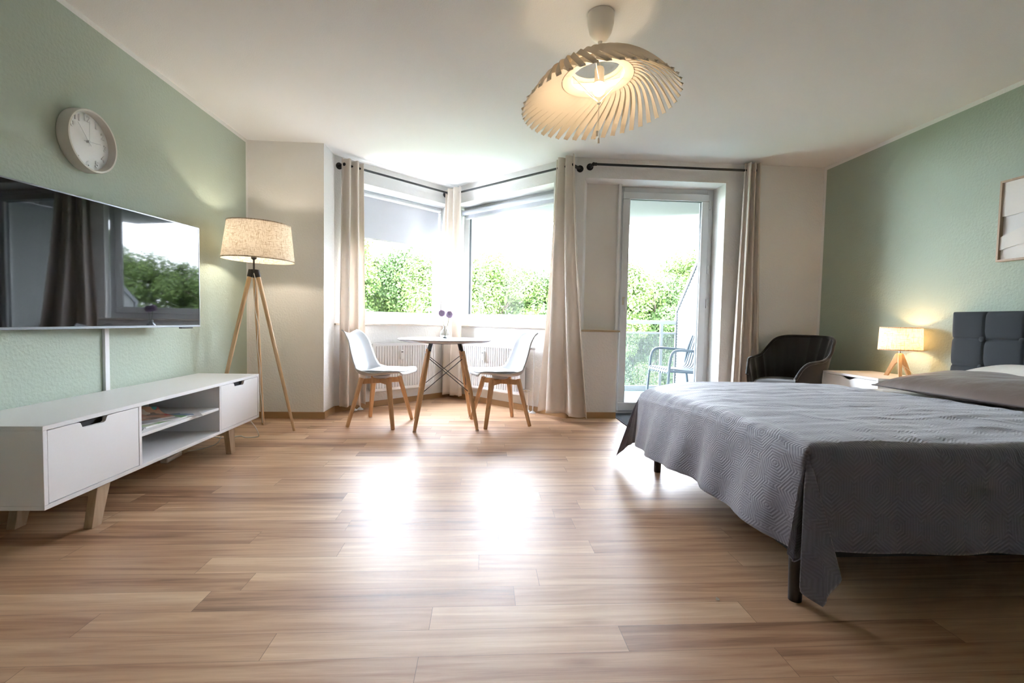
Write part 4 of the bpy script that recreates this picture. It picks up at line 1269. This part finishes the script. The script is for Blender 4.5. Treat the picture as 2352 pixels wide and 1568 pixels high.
layer('paper_layer', lambda s: cl(.028 + .03 * (s / .3) ** 1.6), lambda s: PZ1 - fwid, -.015, M['paper'])
layer('paper_layer', lambda s: cl(-.188 + .035 * sin(s * 7)), lambda s: cl(-.105 + .115 * sin(min(s, .45) * 3.4)), -.019, M['paper'])
layer('paper_layer', lambda s: PZ0 + fwid, lambda s: cl(-.20 + .05 * sin(s * 6 + .4)), -.010, M['paper'])

# door mat, paper scrap
m = MB(); m.box(1.325, 2.28, 4.12, 4.735, 0, .008)
for k in range(30): m.box(1.335, 2.27, 4.13 + k * .02, 4.14 + k * .02, .008, .011)
tag(m.build('door_mat', M['mat']), 'dark grey ribbed mat in front of the balcony door', 'door mat')
m = MB(); m.add([(.812, 1.518, .001), (.824, 1.516, .001), (.826, 1.524, .003), (.816, 1.527, .006)] + [(.812, 1.518, .0018), (.824, 1.516, .0018), (.826, 1.524, .0038), (.816, 1.527, .0068)],
      [(0, 3, 2, 1), (4, 5, 6, 7), (0, 1, 5, 4), (1, 2, 6, 5), (2, 3, 7, 6), (3, 0, 4, 7)])
tag(m.build('paper_scrap', M['cord'], smooth=0), 'tiny white scrap of paper on the floor left of the near bed leg', 'paper scrap')

# ------------------------------------------------------------------ balcony
BF = -.05
struct(MB().prism([(1.02, 4.81), (3.0, 4.81), (3.0, 6.78), (.15, 6.78), (-.05, 6.45), T2(C_o + Vector((-.45, .47)))], BF - .15, BF).build('floor_balcony', M['balfloor'], smooth=0))
struct(MB().prism([(1.02, 4.82), (3.6, 4.82), (2.82, 6.76), (-.25, 6.76), (-.45, 6.40), T2(C_o + Vector((-.60, .62)))], 2.35, 2.58).build('ceiling_balcony', M['slabw'], smooth=0))
rl = thing('balcony_railing', 'white metal balcony railing with perforated infill panels', 'railing', (0, 6.75, BF))
def rb(name, mat, *a): return MB().box(*a).build(name, mat, rl, bevel=.003)
rb('top_rail', M['balwhite'], .15, 2.84, -.03, .03, .975, 1.03)
rb('mid_rail', M['balwhite'], .15, 2.84, -.015, .015, .83, .86)
rb('bottom_rail', M['balwhite'], .15, 2.84, -.02, .02, .0, .07)
xs = [.17, 1.0, 1.78, 2.56]
for x in (.17, 1.03, 1.84, 2.62): rb('post', M['balwhite'], x - .022, x + .022, -.02, .02, .0, .98)
for a, b_ in ((.19, 1.01), (1.05, 1.82), (1.86, 2.60), (2.64, 2.82)):
    MB().box(a, b_, -.002, .002, .075, .83).build('perforated_panel', M['perf'], rl, smooth=0)
pt = thing('balcony_partition', 'white ribbed balcony partition with a sloping upper edge', 'partition', (2.85, 5.6, BF))
poly = [(6.74 - 5.6, .03), (6.74 - 5.6, 1.17), (6.13 - 5.6, 1.80), (5.9 - 5.6, 2.36), (4.84 - 5.6, 2.36), (4.84 - 5.6, .03)]
m = MB(); m.prism(poly, -.004, .004, 'x'); m.build('panel', M['ribbed'], pt, smooth=0)
m = MB()
for k in range(58):
    z = .05 + k * .04
    if z > 2.33: break
    if z < 1.17: ye = 6.73
    elif z < 1.80: ye = 6.73 - (z - 1.17) * (.61 / .63)
    else: ye = 6.12 - (z - 1.80) * (.23 / .56)
    m.box(-.010, -.004, 4.86 - 5.6, ye - 5.6, z, z + .014)
m.build('rib', M['balwhite'], pt, smooth=0)
m = MB()
for a, b_ in zip(poly, poly[1:] + poly[:1]): m.bar((-.006, a[0], a[1]), (-.006, b_[0], b_[1]), .05, .04, (1, 0, 0))
m.build('frame', M['balmetal'], pt)

# balcony chair
bc = thing('balcony_chair', 'blue-grey slatted plastic armchair standing on the balcony', 'chair', (2.44, 5.66, BF), radians(186))
GP = M['greyplastic']
WD = .25
for sy in (-1, 1):
    y = sy * WD
    # front leg goes up and bends back as the armrest
    pth = smooth_path([(.30, y * 1.04, 0), (.27, y, .42), (.255, y, .58), (.215, y, .655), (.13, y, .675), (-.05, y, .665), (-.21, y * .98, .655)], 8)
    MB().tube(pth, .016, 12).build('arm_and_front_leg', GP, bc)
    MB().tube(smooth_path([(-.30, y * 1.02, 0), (-.235, y * .98, .38), (-.215, y * .96, .50), (-.235, y * .93, .66), (-.30, y * .9, .84)], 6), .016, 12).build('rear_leg', GP, bc)
    MB().tube([(.265, y, .43), (-.22, y * .97, .40)], .015, 10).build('seat_rail', GP, bc)
for k in range(9):
    y = -WD + 2 * WD * (k + .5) / 9
    pth = smooth_path([(.285, y, .395), (.280, y, .43), (.24, y, .452), (.05, y, .432), (-.12, y, .425), (-.195, y, .46), (-.225, y * .97, .55), (-.26, y * .95, .70), (-.305, y * .92, .84), (-.335, y * .92, .862)], 6)
    m = MB()
    vs4 = []; P_ = [Vector(p) for p in pth]
    for i, p in enumerate(P_):
        T = (P_[min(i + 1, len(P_) - 1)] - P_[max(i - 1, 0)]).normalized(); s_ = Vector((0, 1, 0)); nn = T.cross(s_)
        for a_, b_ in ((-1, -1), (1, -1), (1, 1), (-1, 1)): vs4.append(tuple(p + s_ * a_ * .018 + nn * b_ * .006))
    fs4 = []
    for i in range(len(P_) - 1):
        for q in range(4): fs4.append((i * 4 + q, i * 4 + (q + 1) % 4, i * 4 + 4 + (q + 1) % 4, i * 4 + 4 + q))
    fs4 += [(0, 1, 2, 3), tuple(len(P_) * 4 - 1 - i for i in range(4))]
    m.add(vs4, fs4); m.build('slat', GP, bc, bevel=.003)
MB().tube([(.275, -WD, .42), (.275, WD, .42)], .015, 10).build('front_rail', GP, bc)
MB().tube([(-.20, -WD * .97, .43), (-.20, WD * .97, .43)], .013, 10).build('back_rail', GP, bc)

# ------------------------------------------------------------------ outdoors
g = MB().box(-70, 80, 9, 110, -9.3, -9).build('lawn', M['grass'], smooth=0); g['kind'] = 'structure'
g.name = 'floor_outdoors'

def foliage(seed, blobs, nleaf, size):
    rng = random.Random(seed); m = MB(); vs5 = []; fs5 = []
    for _ in range(nleaf):
        bx_, by_, bz_, br = rng.choice(blobs)
        z = rng.uniform(-1, 1); a = rng.uniform(0, 2 * pi); rr = sqrt(1 - z * z)
        k = br * rng.uniform(.62, 1.06)
        c = Vector((bx_ + rr * cos(a) * k, by_ + rr * sin(a) * k, bz_ + z * k * .85))
        nrm = (Vector((rr * cos(a), rr * sin(a), z + .5)) + Vector((rng.uniform(-.8, .8), rng.uniform(-.8, .8), rng.uniform(-.8, .8)))).normalized()
        t_ = nrm.cross(Vector((rng.uniform(-1, 1), rng.uniform(-1, 1), rng.uniform(-1, 1)))).normalized(); b2 = nrm.cross(t_)
        s = size * rng.uniform(.6, 1.3)
        o = len(vs5)
        vs5 += [c - t_ * s * .5, c + b2 * s * .32, c + t_ * s * .5, c - b2 * s * .32]
        fs5.append((o, o + 1, o + 2, o + 3))
    m.add([tuple(v) for v in vs5], fs5); return m
def tree_proto(seed, name, mat, n=85, spread_=3.4, top=13.0):
    rng = random.Random(seed)
    blobs = []
    for k in range(n):
        a = rng.uniform(0, 2 * pi); h = rng.uniform(0, 1)
        rad = spread_ * sqrt(rng.uniform(.05, 1)) * (1 - .70 * h ** 2.2)
        blobs.append((rad * cos(a), rad * sin(a), 5.0 + (top - 6.0) * h, rng.uniform(.45, .95)))
    for _ in range(3): blobs.append((rng.uniform(-.5, .5), rng.uniform(-.5, .5), top - 1.1 - rng.uniform(0, .5), .9))
    o = thing(name, '', 'tree')
    foliage(seed + 5, blobs, 85000, .105).build('foliage', mat, o, smooth=0, recalc=False)
    m = MB(); m.tube([(0, 0, 0), (.1, 0, 4), (0, .1, 8), (0, 0, top - 2)], [.24, .2, .13, .05], 10)
    for k in range(9):
        a = k * 2.4; z = 4.5 + k * .7
        m.tube([(0, 0, z), (1.1 * cos(a), 1.1 * sin(a), z + .9), (1.9 * cos(a), 1.9 * sin(a), z + 1.5)], [.08, .05, .02], 6)
    m.build('trunk', M['bark'], o)
    return o
tA = tree_proto(1, 'leafy_tree', M['leaf1']); tB = tree_proto(2, 'leafy_tree', M['leaf2'], 95, 3.8); tC = tree_proto(3, 'leafy_tree', M['leaf1'], 75, 3.1)
GRP = 'trees outside the windows'
spots = [  # x, y, scale, proto, label
    (-5.6, 18.0, 1.07, tA, 'leafy tree at the left edge of the left bay window'),
    (-3.1, 19.5, 1.02, tB, 'leafy tree filling the middle of the left bay window'),
    (-1.2, 17.6, .98, tC, 'leafy tree standing behind the curtain in the bay corner'),
    (.6, 18.5, 1.00, tA, 'rounded leafy tree left of centre in the right bay window'),
    (3.1, 19.0, .96, tB, 'leafy tree at the right side of the right bay window'),
    (5.2, 18.0, .99, tC, 'leafy tree between the right bay window and the balcony door'),
    (7.0, 18.5, .95, tB, 'leafy tree at the left side of the balcony door glass'),
    (9.0, 19.5, 1.05, tA, 'bright leafy tree in the middle of the balcony door glass'),
    (11.8, 18.5, 1.0, tC, 'leafy tree behind the sloping balcony partition'),
    (14.5, 17.0, 1.0, tA, 'leafy tree far to the right beyond the balcony'),
    (17.5, 13.5, 1.02, tB, 'leafy tree at the far right end of the row'),
    (20.5, 18.0, 1.15, tC, 'tall leafy tree behind the right end of the row'),
]
# a second row of trees behind the first
back_labels = ['', 'taller leafy tree in the back row, behind the left side of the left bay window', 'leafy tree in the back row, behind the right side of the left bay window',
    'leafy tree in the back row, behind the left side of the right bay window', 'leafy tree in the back row, behind the curtain right of the bay',
    'leafy tree in the back row, behind the left edge of the balcony door', 'leafy tree in the back row, behind the right edge of the balcony door',
    'leafy tree in the back row, far right beyond the balcony partition', 'rightmost leafy tree of the back row']
for k in range(1, 9):
    spots.append((-11.5 + 3.9 * k, 25.5 + (k % 2) * 1.6, .98 + .045 * ((k * 5) % 4), (tB, tC, tA)[k % 3], back_labels[k]))
used = set()
for i, (x, y, sc, pr, lab) in enumerate(spots):
    if pr.name not in used:
        used.add(pr.name); o = pr
    else: o = dup(pr)
    o.location = (x, y, -9); o.rotation_euler = (0, 0, i * 1.7); o.scale = (sc, sc, sc)
    o['label'] = lab; o['group'] = GRP; o['category'] = 'tree'
